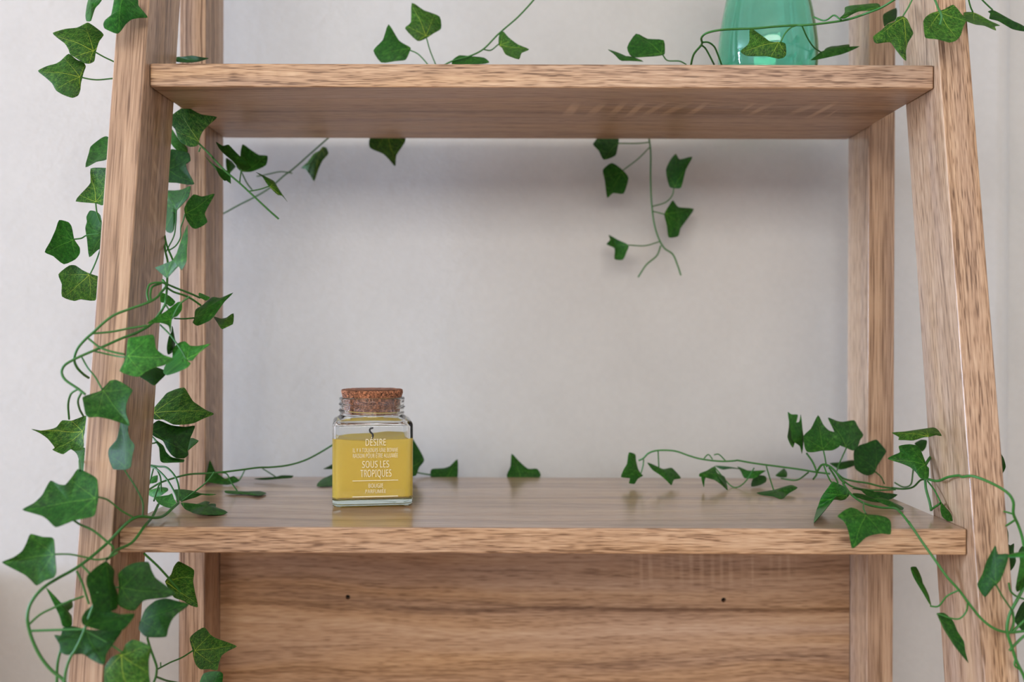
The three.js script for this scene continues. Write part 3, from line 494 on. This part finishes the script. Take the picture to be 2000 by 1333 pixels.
stem(g, 1.10, [-3714,10230,1700, -3645,10124,1850, -3580,9971,2000, -3486,9843,2200, -3420,9705,2400, -3320,9567,2700, -3226,9452,3000, -3229,9423,3000, -3287,9336,3000, -3334,9249,3050, -3465,9162,3100]);
stem(g, 1.00, [-3683,10186,1800, -3623,10135,1901, -3541,10014,2067, -3439,9867,2200]);
stem(g, 1.00, [-3250,9601,2900, -3284,9613,2950, -3360,9596,3000, -3367,9521,3050, -3337,9448,3100]);
stem(g, 1.00, [-3301,9609,2900, -3350,9576,2967, -3344,9508,3033, -3316,9455,3100]);
stem(g, 1.20, [-3322,9643,2800, -3252,9586,2914, -3256,9523,3029, -3251,9475,3143, -3287,9434,3229, -3424,9375,3286, -3540,9323,3321, -3614,9258,3350, -3699,9179,3350, -3756,9129,3350, -3828,9043,3350, -3859,8957,3336, -3853,8899,3307, -3843,8839,3214, -3841,8798,3100]);
stem(g, 1.00, [-3265,9609,2900, -3207,9572,2767, -3132,9533,2633, -3091,9501,2500]);
stem(g, 1.00, [-3250,9572,2900, -3226,9540,2800, -3170,9515,2700, -3127,9482,2600, -3083,9432,2500]);
stem(g, 0.80, [-3226,9423,3000, -3200,9380,3000]);
stem(g, 1.20, [-3299,9434,2800, -3308,9333,2925, -3330,9256,3050, -3403,9188,3150, -3517,9130,3233, -3616,9072,3308, -3699,9030,3350, -3838,8959,3392, -3912,8909,3400, -3933,8859,3400, -3908,8803,3408, -3792,8726,3429, -3720,8678,3450]);
stem(g, 1.00, [-3294,9239,3250, -3425,9216,3283, -3556,9187,3317, -3699,9172,3350]);
stem(g, 1.00, [-3422,9003,3400, -3529,9023,3383, -3635,9058,3367, -3735,9129,3350]);
stem(g, 1.00, [-3793,8722,3400, -3929,8671,3233, -4028,8575,3067, -4095,8432,2900]);
stem(g, 1.00, [-3769,8694,3400, -3872,8615,3233, -3931,8532,3067, -3974,8462,2900]);
stem(g, 0.90, [-3962,8086,3000, -3653,8095,3700]);
stem(g, 1.00, [-3739,7734,3700, -3691,7688,3683, -3667,7665,3667, -3572,7615,3650, -3460,7517,3633, -3429,7482,3617, -3427,7457,3600]);
stem(g, 1.40, [-3333,7615,2350, -3319,7605,2525, -3329,7572,2700, -3322,7588,2950, -3421,7629,3200, -3578,7454,3350, -3648,7371,3500, -3731,7301,3600, -3835,7241,3700, -3902,7196,3750, -3952,7135,3800, -3988,7060,3825, -3992,6978,3850, -3976,6881,3850, -3943,6784,3850, -3879,6663,3850, -3798,6567,3850, -3717,6502,3850, -3684,6429,3850]);
stem(g, 1.30, [-3464,7627,2500, -3413,7568,2786, -3371,7543,3085, -3401,7445,3286, -3446,7425,3457, -3442,7425,3571, -3438,7403,3643, -3440,7399,3700]);
stem(g, 1.00, [-3984,6922,3850, -3909,6994,3820, -3826,7035,3790, -3742,7068,3760, -3690,7085,3730, -3621,7106,3700]);
stem(g, 1.10, [-3968,6877,3850, -3831,6887,3867, -3710,6896,3883, -3534,6905,3900]);
stem(g, 1.00, [-3594,7372,3800, -3545,7323,3800, -3513,7283,3800]);
stem(g, 1.00, [-3635,7331,3800, -3586,7226,3800, -3561,7144,3800, -3537,7071,3800]);
stem(g, 1.20, [-3793,6714,3700, -3826,6582,3700, -3834,6392,3700]);
stem(g, 1.20, [-3497,6944,3950, -3528,6864,3950, -3584,6752,3950, -3608,6720,3950, -3648,6609,3950, -3664,6481,3950]);
stem(g, 1.10, [-3422,7200,3920, -3448,7099,3933, -3466,7039,3947, -3492,6947,3960]);
stem(g, 1.10, [-3370,7312,3100, -3297,7179,2983, -3237,7042,2867, -3166,6885,2750]);
stem(g, 1.10, [-3194,6718,3500, -3189,6635,3460, -3148,6464,3420, -3162,6419,3380, -3184,6350,3340, -3231,6256,3300]);
stem(g, 1.00, [-3191,6336,3300, -3206,6200,3000, -3198,6075,2700]);
stem(g, 0.60, [-3229,6391,3100, -3228,6350,3100]);
}

{ const g = cornerIvy;
leaf(g, 3, 5, 0.09, [-2504,11386,-199, -2444,11363,-155, -2401,11281,-105, -2484,11211,-141, -2537,11119,-151, -2592,10973,-149, -2651,11060,-210, -2705,11128,-263, -2761,11144,-302, -2681,11207,-267, -2608,11307,-246, -2541,11344,-212], null);
stem(g, 1.00, [-3707,10573,-180, -3638,10607,-180, -3467,10702,-180, -3313,10779,-180, -3125,10891,-180, -2945,11045,-180, -2851,11114,-180, -2637,11303,-180, -2432,11483,-180, -2338,11560,-180]);
stem(g, 0.80, [-2851,11071,-180, -2988,11088,-180, -3159,11053,-180, -3271,11032,-180]);
}

{ const g = deskIvy;
leaf(g, 0, 7, -0.14, [-3374,7577,619, -3317,7614,597, -3247,7563,624, -3342,7543,730, -3465,7543,706, -3607,7562,677, -3599,7664,626, -3598,7789,529, -3547,7680,564, -3494,7643,584], [-3374,7577,619, -3266,7565,613, -3228,7615,606, -3191,7693,600]);
leaf(g, 0, 6, 0.07, [-3094,7544,1234, -3227,7551,1233, -3198,7543,1322, -3116,7543,1390, -2965,7543,1410, -2798,7543,1521, -2778,7543,1314, -2872,7547,1201, -2972,7546,1217], [-3094,7544,1234, -3166,7652,1239, -3209,7734,1245, -3267,7746,1250]);
leaf(g, 1, 5, 0.09, [-2902,7579,384, -3148,7559,389, -3000,7551,430, -2823,7565,428, -2727,7572,428, -2709,7594,384, -2839,7596,357], [-2902,7579,384, -2955,7615,392, -3049,7677,400]);
leaf(g, 0, 5, 0.08, [-3386,7589,2112, -3329,7604,2079, -3272,7619,2045, -3231,7639,2001, -3144,7632,2018, -3087,7640,2001, -3225,7649,1978, -3335,7670,1933, -3453,7680,1911, -3532,7674,1922, -3478,7638,2000], [-3386,7589,2112, -3160,7771,2056, -3108,7852,2000]);
leaf(g, 2, 4, -0.07, [-3395,7577,2204, -3430,7553,2241, -3504,7556,2201, -3601,7575,2117, -3669,7607,2021, -3624,7620,2014, -3544,7639,2007, -3514,7651,1995, -3458,7613,2099], null);
leaf(g, 0, 8, 0.11, [-3348,7597,2245, -3254,7568,2269, -3189,7583,2199, -3154,7601,2141, -3106,7591,2141, -3112,7572,2189, -3049,7576,2150, -3025,7546,2211, -2852,7543,2440, -2924,7543,2569, -3028,7543,2607, -3091,7543,2572, -3201,7543,2390, -3285,7556,2315], null);
leaf(g, 2, 2, 0.06, [-3901,7679,1537, -3909,7730,1437, -3850,7745,1438, -3823,7701,1535, -3860,7682,1553], null);
leaf(g, 2, 3, 0.12, [-3956,7587,1408, -3828,7629,1439, -3732,7632,1507, -3702,7606,1571, -3764,7571,1579, -3866,7549,1535, -3944,7559,1461], null);
leaf(g, 0, 4, 0.11, [-1427,7681,301, -1448,8001,112, -1408,7998,83, -1356,7914,98, -1266,7746,136, -1315,7671,221, -1343,7589,296, -1422,7596,353], null);
leaf(g, 0, 4, 0.07, [-2107,7543,625, -2219,7583,218, -2291,7585,288, -2374,7558,447, -2364,7543,813, -2196,7543,810], null);
leaf(g, 1, 2, 0.06, [-2236,7698,122, -2218,7654,224, -2391,7655,287, -2349,7680,208, -2315,7696,158], null);
stem(g, 1.10, [-3877,7622,1700, -3854,7634,1667, -3759,7694,1633, -3664,7728,1600, -3507,7766,1533, -3348,7768,1467, -3187,7774,1400, -3019,7782,1267, -2905,7784,1133, -2820,7770,1000, -2669,7773,867, -2513,7809,733, -2379,7874,600, -2257,7948,533, -2133,8023,467, -1979,7975,400]);
stem(g, 1.00, [-3753,7922,2000, -3718,7924,2037, -3616,7915,2075, -3528,7913,2113, -3461,7871,2150, -3408,7816,2188, -3375,7755,2225, -3356,7720,2263, -3350,7606,2300]);
stem(g, 1.00, [-3840,7893,1800, -3772,7892,1871, -3684,7877,1943, -3590,7825,2014, -3517,7774,2086, -3452,7717,2157, -3394,7661,2229, -3356,7620,2300]);
stem(g, 0.90, [-3842,7873,1700, -3778,7859,1700, -3743,7795,1700, -3729,7760,1700, -3721,7619,1700]);
stem(g, 0.90, [-3836,7831,1600, -3857,7746,1600, -3878,7674,1600]);
stem(g, 1.00, [-3700,7718,1800, -3699,7636,1900, -3684,7576,2000]);
stem(g, 1.00, [-1964,7986,500, -1648,7827,300, -1433,7621,100, -1196,7538,-100]);
}

{ const g = rearIvy;
leaf(g, 0, 6, 0.09, [-1055,7462,-48, -1173,7459,-65, -1223,7534,-129, -1213,7611,-183, -1064,7621,-166, -991,7643,-170, -905,7712,-206, -897,7542,-80, -952,7464,-32], null);
leaf(g, 0, 4, -0.07, [-137,7440,-112, -283,7444,-83, -327,7544,-81, -284,7647,-98, -270,7791,-112, -181,7702,-123, -78,7613,-137, 25,7611,-157, 69,7534,-160, -4,7437,-138], null);
stem(g, 1.00, [-1400,7447,-140, -1062,7455,-140, -665,7434,-140, -137,7443,-140, 216,7422,-140]);
}

{ const g = hangingIvy;
leaf(g, 0, 6, 0.12, [980,11441,-237, 981,11555,-316, 736,11543,-257, 718,11485,-213, 672,11410,-150, 738,11332,-110, 787,11208,-31, 932,11270,-106, 969,11392,-200], [980,11441,-237, 1208,11436,-208, 1344,11445,-180]);
leaf(g, 0, 4, -0.12, [1038,11127,-243, 908,11224,-282, 799,11140,-240, 815,10996,-176, 834,10780,-78, 906,10840,-108, 1031,10834,-110, 1097,11029,-201], [1038,11127,-243, 1209,11255,-212, 1344,11389,-180]);
leaf(g, 0, 6, 0.07, [1614,10898,-113, 1567,10927,-165, 1543,11142,-286, 1601,11272,-300, 1661,11332,-280, 1699,11249,-210, 1828,11266,-113, 1751,11112,-102, 1687,10896,-51], [1614,10898,-113, 1604,10825,-135, 1538,10744,-158, 1375,10691,-180]);
leaf(g, 0, 4, 0.10, [1505,10593,-120, 1571,10706,-186, 1619,10768,-229, 1693,10693,-245, 1893,10686,-344, 1777,10532,-242, 1695,10426,-170, 1660,10330,-124, 1538,10309,-55, 1521,10444,-85], [1505,10593,-120, 1426,10618,-150, 1375,10635,-180]);
leaf(g, 0, 4, -0.14, [1085,10227,-77, 975,10303,-221, 875,10380,-353, 891,10310,-295, 849,10254,-294, 930,10202,-192, 922,10070,-111, 1010,10057,-26, 1054,10148,-50], [1085,10227,-77, 1285,10225,-128, 1460,10279,-180]);
stem(g, 1.10, [1320,11692,-160, 1327,11524,-160, 1349,11330,-160, 1350,10981,-160, 1365,10702,-160, 1393,10493,-160, 1443,10326,-160, 1513,10201,-160, 1611,10131,-160, 1667,10006,-160, 1709,9881,-160]);
stem(g, 1.00, [1471,10229,-160, 1429,10117,-160, 1304,10005,-160, 1207,9858,-160]);
}

{ const g = rightIvy;
leaf(g, 0, 10, 0.07, [1150,7659,595, 1172,7638,613, 1110,7614,665, 1062,7566,743, 998,7572,759, 1041,7590,720, 1037,7617,689, 917,7632,715, 960,7707,606, 1005,7760,525, 1039,7868,400, 1111,7844,400, 1113,7790,450, 1125,7707,545], [1150,7659,595, 1173,7746,598, 1180,7817,600]);
leaf(g, 0, 7, 0.15, [1357,7721,525, 1233,7773,499, 1272,7694,619, 1344,7646,667, 1405,7593,731, 1451,7550,784, 1500,7599,666, 1591,7613,593, 1534,7679,504, 1498,7704,480, 1411,7702,530], [1357,7721,525, 1347,7805,563, 1337,7908,600]);
leaf(g, 0, 4, 0.11, [1940,7747,653, 1965,7686,721, 2042,7648,725, 2047,7583,813, 2014,7543,1002, 1982,7576,866, 1912,7632,831, 1808,7665,852, 1752,7682,864, 1759,7707,823, 1843,7721,751], [1940,7747,653, 2115,7543,748, 2166,7543,798, 2258,7600,763, 2342,7752,800]);
leaf(g, 4, 3, 0.13, [1763,7697,806, 1826,7668,758, 1796,7612,854, 1772,7560,941, 1762,7617,891], null);
leaf(g, 1, 3, 0.09, [2013,7709,329, 2123,7717,416, 2192,7724,467, 2248,7706,571, 2170,7704,497, 2075,7697,420], null);
leaf(g, 0, 3, 0.10, [2525,7691,580, 2430,7681,513, 2338,7679,430, 2270,7701,311, 2285,7668,413, 2294,7624,539, 2387,7630,614, 2446,7656,599], null);
leaf(g, 1, 3, -0.07, [2539,7618,526, 2463,7623,495, 2380,7586,566, 2324,7543,744, 2436,7548,681, 2510,7570,643], null);
leaf(g, 0, 3, 0.16, [2808,7619,394, 2787,7602,440, 2707,7609,491, 2647,7629,505, 2753,7670,353, 2810,7685,285, 2825,7649,332], null);
leaf(g, 0, 7, 0.15, [2458,7570,1157, 2278,7546,1174, 2310,7543,1294, 2393,7543,1374, 2426,7543,1507, 2476,7543,1479, 2597,7551,1228, 2708,7593,1157, 2659,7615,1099, 2583,7600,1117], [2458,7570,1157, 2460,7681,979, 2469,7784,800]);
leaf(g, 2, 5, -0.07, [2697,7995,1021, 2653,8038,1050, 2628,8109,1045, 2672,8207,947, 2694,8291,882, 2687,8361,856, 2747,8330,805, 2831,8319,719, 2797,8247,789, 2772,8180,849, 2747,8053,936], null);
leaf(g, 0, 6, 0.14, [2807,7924,979, 2783,8006,999, 2707,8068,1079, 2690,8158,1091, 2686,8255,1087, 2777,8264,986, 2799,8342,956, 2809,8252,951, 2826,8144,941, 2843,8035,931], null);
leaf(g, 0, 6, -0.14, [2992,7974,1103, 2879,7959,1126, 2815,7968,1132, 2795,8019,1112, 2800,8129,1062, 2883,8196,1020, 2981,8333,946, 3029,8238,981, 3086,8177,999, 3166,8150,999, 3202,8082,1024, 3174,8014,1059, 3094,7977,1087], [2992,7974,1103, 2985,7920,1169, 2977,7858,1234, 2965,7832,1300]);
leaf(g, 0, 4, 0.13, [3290,7982,924, 3196,8022,965, 3174,8101,949, 3142,8189,936, 3091,8305,924, 3198,8274,873, 3296,8256,823, 3455,8267,728, 3501,8189,729, 3557,8107,726, 3504,8057,774, 3460,7989,823, 3386,7950,879], [3290,7982,924, 3215,7894,1016, 3149,7825,1108, 3102,7776,1200]);
leaf(g, 1, 9, 0.10, [3646,7713,788, 3612,7688,805, 3552,7676,823, 3495,7691,829, 3414,7744,826, 3405,7823,798, 3419,7927,755, 3497,7987,716, 3589,8011,687, 3692,8048,682, 3750,7992,675, 3805,7919,676, 3733,7832,724, 3673,7764,763], [3646,7713,788, 3670,7673,894, 3667,7616,1000]);
leaf(g, 1, 3, 0.13, [3391,7684,371, 3325,7725,251, 3430,7735,251, 3598,7772,234, 3584,7717,333, 3462,7686,384], null);
leaf(g, 4, 7, 0.09, [2892,7698,2216, 2842,7646,2213, 2793,7638,2223, 2736,7647,2241, 2663,7613,2249, 2606,7561,2248, 2488,7543,2508, 2357,7543,2878, 2435,7543,2612, 2564,7563,2259, 2596,7650,2278, 2642,7735,2292, 2688,7828,2309, 2753,7805,2285, 2842,7761,2249], [2892,7698,2216, 2720,7803,2228, 2678,7869,2239, 2635,7973,2250]);
leaf(g, 1, 6, 0.13, [3183,7642,1681, 3099,7660,1665, 3150,7670,1636, 3219,7631,1695, 3359,7631,1667, 3436,7616,1679, 3544,7603,1681, 3425,7574,1762, 3330,7584,1763, 3253,7589,1771], null);
leaf(g, 1, 4, 0.12, [3105,7613,1670, 3174,7612,1705, 3245,7593,1794, 3299,7577,1865, 3329,7561,1929, 3215,7559,1877, 3145,7564,1828, 3097,7589,1733], null);
leaf(g, 0, 4, 0.15, [3244,7589,1852, 3322,7603,1857, 3370,7584,1943, 3405,7564,2025, 3439,7546,2107, 3359,7543,2261, 3338,7543,2131, 3291,7556,1978], null);
leaf(g, 0, 9, 0.11, [2716,7672,3141, 2677,7690,3129, 2646,7708,3116, 2594,7716,3115, 2533,7697,3141, 2451,7652,3196, 2495,7619,3221, 2514,7585,3252, 2518,7527,3309, 2510,7438,3399, 2564,7455,3374, 2646,7501,3317, 2712,7518,3290, 2800,7526,3270, 2870,7520,3266, 2903,7592,3192, 2902,7621,3163, 2873,7642,3148, 2806,7658,3142], [2716,7672,3141, 2826,7652,2770, 2957,7645,2400]);
stem(g, 1.10, [1126,7803,600, 1169,7828,627, 1220,7886,653, 1287,7917,680, 1392,7928,707, 1512,7920,733, 1647,7876,760, 1766,7845,787, 1989,7824,827, 2131,7839,880, 2130,7849,933, 2296,7825,987, 2550,7797,1040, 2757,7774,1093, 2900,7755,1147, 3032,7745,1200]);
stem(g, 0.80, [1811,7845,750, 1858,7888,750, 1904,7837,750]);
stem(g, 0.80, [1920,7884,750, 1966,7892,750, 2044,7822,750]);
stem(g, 1.00, [2894,7717,900, 2825,7607,700, 2714,7596,500]);
stem(g, 1.10, [2846,7935,1000, 2887,7841,1100, 2892,7749,1200, 2827,7702,1300]);
stem(g, 1.20, [2801,7801,1500, 2837,7885,1560, 2887,7880,1620, 2937,7826,1680, 2958,7773,1740, 2979,7734,1800]);
stem(g, 1.10, [2925,7850,1500, 2967,7788,1500, 2995,7739,1500, 3016,7691,1500]);
stem(g, 1.10, [3074,7761,1300, 3152,7706,1260, 3272,7672,1220, 3422,7648,1200, 3566,7612,1200, 3745,7591,1200, 3643,7613,1280, 3730,7614,1360, 3784,7648,1460, 3812,7736,1580, 3816,7760,1700]);
stem(g, 1.00, [3084,7718,1400, 3183,7648,1400, 3316,7613,1400, 3492,7607,1400, 3632,7614,1400]);
stem(g, 0.90, [3813,7613,900, 3881,7576,975, 3924,7611,1050, 3918,7751,1125, 3895,7832,1200]);
stem(g, 1.20, [2932,7749,1900, 2967,7670,1994, 3014,7620,2088, 3058,7597,2224, 3134,7595,2365, 3168,7626,2576, 3138,7624,2812, 3156,7543,2992, 3079,7605,3129, 3144,7465,3235, 3221,7332,3306, 3304,7197,3359, 3388,7099,3382, 3471,6980,3406, 3565,6862,3429, 3659,6795,3450, 3763,6770,3450, 3888,6781,3450]);
}

{ const g = rightLegIvy;
leaf(g, 3, 6, 0.09, [3447,8273,2667, 3386,8271,2682, 3278,8255,2730, 3208,8259,2737, 3141,8263,2743, 3157,8280,2710, 3109,8309,2667, 3228,8317,2632, 3378,8338,2567, 3547,8354,2509, 3581,8330,2544, 3567,8280,2632, 3517,8286,2630], null);
leaf(g, 0, 7, 0.11, [3505,7994,2463, 3517,7969,2486, 3486,7887,2544, 3423,7881,2529, 3401,7933,2480, 3363,7976,2434, 3296,8005,2391, 3197,8037,2337, 3250,8068,2328, 3314,8096,2325, 3319,8149,2286, 3409,8165,2300, 3476,8154,2328, 3495,8109,2368], null);
leaf(g, 1, 4, 0.12, [4021,7965,1105, 4023,7999,981, 4028,8024,908, 4090,8070,917, 4118,8070,997, 4067,8004,1092], null);
leaf(g, 0, 4, 0.09, [3552,7691,2657, 3592,7659,2668, 3598,7629,2732, 3599,7597,2776, 3584,7554,2819, 3534,7573,2834, 3509,7603,2813, 3513,7635,2766], [3552,7691,2657, 3548,7781,2528, 3539,7846,2400]);
leaf(g, 1, 2, 0.15, [4145,8015,2471, 4199,8095,2359, 4211,8102,2387, 4194,8067,2482, 4154,8007,2596, 4108,7950,2633, 4096,7945,2572], null);
leaf(g, 1, 2, 0.15, [4087,7391,2697, 4143,7467,2582, 4156,7480,2606, 4125,7434,2711, 4062,7353,2830, 4049,7341,2774], null);
leaf(g, 1, 7, 0.10, [3604,7183,3568, 3588,7165,3548, 3541,7070,3501, 3519,7102,3455, 3508,7155,3421, 3540,7241,3446, 3569,7349,3458, 3625,7487,3505, 3632,7424,3536, 3676,7439,3605, 3655,7331,3605, 3627,7232,3591], [3604,7183,3568, 3665,7084,3552, 3734,6992,3536, 3760,6953,3520]);
leaf(g, 1, 4, 0.16, [4012,7244,2902, 4081,7309,2762, 4116,7338,2720, 4118,7333,2765, 4145,7350,2777, 4093,7303,2871, 4046,7257,3002, 3995,7216,3067, 3945,7181,3092, 3942,7183,3043], null);
leaf(g, 0, 2, 0.07, [3990,7350,3376, 3904,7196,3475, 3843,7099,3439, 3852,7119,3379, 3950,7302,3244, 3975,7361,3141, 4004,7411,3137, 4040,7458,3208], null);
leaf(g, 1, 3, -0.08, [4168,6941,3037, 4012,6815,3372, 3918,6774,3383, 3917,6796,3244, 3977,6840,3142, 4084,6909,3022], null);
leaf(g, 4, 2, 0.15, [3768,7446,3735, 3675,7419,3633, 3677,7425,3602, 3744,7454,3615, 3804,7474,3665], null);
leaf(g, 0, 3, 0.09, [3262,6896,3137, 3220,6989,3081, 3172,7102,3010, 3167,7174,2942, 3253,7167,2865, 3277,7082,2927, 3264,7024,3001, 3298,6956,3037], [3262,6896,3137, 3289,6920,3225, 3325,7028,3312, 3380,7098,3400]);
leaf(g, 0, 6, -0.13, [3214,6898,3376, 3282,6886,3315, 3357,6810,3288, 3393,6731,3304, 3446,6647,3305, 3460,6582,3333, 3472,6496,3376, 3380,6594,3405, 3319,6696,3400, 3246,6811,3400], [3214,6898,3376, 3381,6864,3400, 3432,6933,3425, 3430,7002,3450]);
stem(g, 1.50, [3628,8230,2234, 3660,8152,2243, 3650,8082,2252, 3577,8026,2325, 3524,7951,2350, 3500,7898,2375, 3525,7853,2400]);
stem(g, 1.30, [3518,7853,2400, 3512,7780,2433, 3533,7660,2467, 3533,7589,2500]);
stem(g, 1.20, [3533,7603,2500, 3552,7683,2650]);
stem(g, 1.30, [3497,7877,2500, 3519,7883,2662, 3543,7940,2823, 3565,7976,2985, 3529,7985,3131, 3557,8008,3238, 3617,7989,3323, 3735,7926,3377, 3791,7877,3400, 3822,7817,3400, 3841,7720,3362, 3907,7619,3308, 3942,7527,3300, 3962,7435,3300]);
stem(g, 0.90, [3929,7676,3000, 3874,7698,3150, 3865,7705,3300]);
stem(g, 1.00, [3888,7656,3300, 3882,7586,3174, 3937,7538,3000]);
stem(g, 1.40, [3952,7252,3450, 3882,7128,3450, 3829,7031,3450, 3768,6907,3450, 3751,6784,3450, 3787,6661,3450, 3832,6529,3450, 3889,6414,3450, 3921,6308,3450]);
stem(g, 1.10, [3795,6943,3450, 3804,6855,3450, 3769,6766,3450, 3743,6762,3450]);
stem(g, 1.20, [3953,6908,3450, 3887,6864,3450, 3787,6766,3450]);
stem(g, 1.20, [3954,6776,3450, 3888,6740,3450, 3805,6661,3450, 3770,6621,3450]);
stem(g, 0.90, [3838,7135,3300, 3851,7072,3300, 3896,7027,3300, 3964,7001,3300]);
stem(g, 0.90, [3823,6573,3450, 3814,6502,3450, 3858,6467,3450]);
}

{ const g = topRightIvy;
leaf(g, 3, 9, 0.08, [2302,11990,1951, 2238,11994,1946, 2197,12007,1941, 2156,12048,1928, 2080,12114,1907, 2027,12162,1892, 2015,12103,1906, 2011,12022,1926, 1987,11969,1938, 1916,11901,1951, 1954,11862,1963, 1996,11850,1969, 2092,11851,1974, 2171,11850,1979, 2270,11828,1990, 2324,11839,1991, 2350,11871,1984, 2348,11963,1961, 2333,11981,1955], [2302,11990,1951, 2345,12074,1951, 2399,12128,1950, 2453,12150,1950]);
leaf(g, 0, 7, 0.10, [3208,12279,2087, 3209,12353,2007, 3063,12362,1989, 2980,12372,1973, 2909,12347,1996, 2865,12240,2108, 2836,12192,2158, 2780,12136,2216, 2828,12135,2221, 2905,12181,2175, 2989,12227,2130, 3078,12234,2128, 3158,12251,2114], null);
leaf(g, 1, 2, 0.14, [3689,12444,1220, 3583,12382,1284, 3521,12330,1342, 3553,12438,1216, 3597,12525,1117, 3765,12620,1021], null);
leaf(g, 3, 11, 0.12, [3229,12040,2575, 3170,12023,2589, 3139,11976,2608, 3066,11945,2629, 3009,11890,2655, 2927,11827,2687, 2928,11775,2702, 2957,11757,2703, 3071,11770,2681, 3113,11708,2693, 3162,11640,2706, 3207,11603,2710, 3219,11701,2678, 3248,11780,2650, 3310,11874,2612, 3293,11939,2595, 3270,12016,2576], [3229,12040,2575, 3260,12097,2600, 3289,12166,2625, 3305,12217,2650]);
leaf(g, 0, 7, 0.09, [2823,12026,1497, 2847,12025,1503, 2905,12101,1426, 2970,12142,1391, 3037,12132,1413, 3142,12150,1410, 3112,12056,1511, 3216,12084,1497, 3089,12028,1540, 3001,11994,1564, 2891,11967,1577, 2775,11941,1588, 2701,11936,1581], [2823,12026,1497, 2715,12034,1632, 2616,12079,1766, 2518,12167,1900]);
leaf(g, 3, 9, -0.08, [3541,12079,2610, 3592,12098,2607, 3669,12140,2592, 3696,12089,2634, 3711,12029,2679, 3728,11995,2707, 3718,11945,2741, 3676,11878,2781, 3632,11793,2835, 3581,11740,2863, 3522,11723,2863, 3483,11741,2841, 3435,11764,2815, 3353,11795,2776, 3358,11864,2726, 3380,11972,2654, 3414,12021,2626, 3477,12064,2608], null);
leaf(g, 3, 8, -0.08, [3954,12148,2357, 3858,12129,2382, 3826,12030,2491, 3836,12007,2515, 3889,11970,2554, 3963,11952,2569, 4032,11889,2635, 4051,11943,2574, 4116,11968,2543, 4055,12028,2481, 4006,12106,2399], [3954,12148,2357, 3911,12181,2405, 3874,12226,2452, 3847,12250,2500]);
leaf(g, 1, 8, 0.10, [4127,12163,2374, 4077,12146,2408, 4097,12127,2414, 4063,12066,2475, 4153,12050,2447, 4226,12010,2444, 4290,11978,2439, 4405,11969,2395, 4468,11960,2374, 4486,11997,2338, 4372,12037,2359, 4265,12091,2366, 4191,12131,2369], [4127,12163,2374, 4081,12199,2382, 4025,12247,2391, 3980,12290,2400]);
leaf(g, 0, 4, 0.08, [1286,12082,1186, 1178,12066,1162, 984,12071,1103, 936,12193,1032, 1033,12367,977, 1148,12290,1047, 1308,12248,1112, 1309,12105,1181], [1286,12082,1186, 1335,12034,1157, 1474,12031,1129, 1546,12006,1100]);
leaf(g, 0, 3, 0.08, [1092,12028,1137, 863,12008,1185, 804,12080,1111, 737,12198,987, 872,12083,1100, 998,12089,1080], null);
stem(g, 1.20, [1537,11904,1400, 1542,11984,1559, 1592,12040,1712, 1566,12064,1818, 1587,12081,1906, 1641,12094,1932, 1730,12105,1950, 1881,12114,1950, 2043,12120,1950, 2258,12139,1950, 2470,12148,1965, 2492,12138,1991, 2732,12150,2035, 2904,12165,2088, 3044,12184,2224, 3109,12181,2382, 3176,12210,2494, 3206,12222,2600]);
stem(g, 1.00, [1588,12033,1700, 1658,12033,1567, 1758,11935,1433, 1797,11943,1300]);
stem(g, 1.00, [1599,12060,1700, 1676,12082,1620, 1748,12063,1540, 1798,12013,1460, 1849,11944,1380, 1878,11932,1300]);
stem(g, 0.90, [2627,12250,1900, 2674,12214,1933, 2709,12191,1967, 2737,12193,2000, 2783,12220,2033, 2823,12178,2067, 2831,12155,2100]);
stem(g, 1.10, [3379,12119,2850, 3399,12090,2850, 3424,12027,2850, 3458,11949,2850, 3444,11875,2850]);
}

{ const g = topIvy;
leaf(g, 0, 6, 0.06, [-1370,12234,799, -1414,12125,837, -1525,12115,847, -1677,12109,857, -1767,12249,816, -1668,12360,775, -1613,12541,713, -1493,12348,769, -1371,12273,786], [-1370,12234,799, -1292,12199,799, -1208,12115,800, -1165,12059,800]);
leaf(g, 3, 4, 0.16, [-1201,12389,727, -1297,12347,749, -1433,12485,737, -1372,12563,712, -1368,12792,663, -1235,12706,664, -1065,12646,655, -1046,12502,684, -1132,12438,708], [-1201,12389,727, -1166,12265,718, -1117,12140,709, -1089,12072,700]);
leaf(g, 0, 5, -0.07, [-710,12129,953, -836,12150,928, -902,12094,977, -898,12020,1048, -692,12017,1060, -514,12033,1053, -571,12108,979], null);
leaf(g, 3, 5, -0.07, [-421,12271,897, -408,12391,821, -366,12427,818, -310,12336,910, -213,12230,1037, -98,12147,1158, -172,12102,1150, -199,12022,1192, -336,12108,1056, -378,12210,961], [-421,12271,897, -503,12193,948, -570,12185,1000]);
leaf(g, 3, 6, 0.08, [-1739,11577,-194, -1818,11535,-212, -1945,11494,-240, -1946,11379,-245, -1788,11305,-216, -1709,11226,-204, -1646,11156,-194, -1630,11284,-185, -1520,11432,-156, -1535,11523,-155], null);
stem(g, 1.00, [34,12819,1000, -49,12709,1000, -213,12530,1000, -419,12350,1000, -584,12185,1000, -722,12116,1000, -914,12060,1000, -1038,11991,1000]);
stem(g, 1.00, [-1740,11578,-200, -1725,11670,-200, -1556,11793,-200]);
}

{ const g = topLeftIvy;
leaf(g, 1, 4, -0.10, [-3682,11991,1371, -3601,11983,1417, -3501,11983,1467, -3368,11937,1566, -3272,11903,1638, -3377,11888,1595, -3511,11893,1522, -3664,11925,1424], null);
stem(g, 0.90, [-3775,11945,1400, -3673,11964,1400, -3588,11936,1400]);
}

renderer.render(scene, camera);
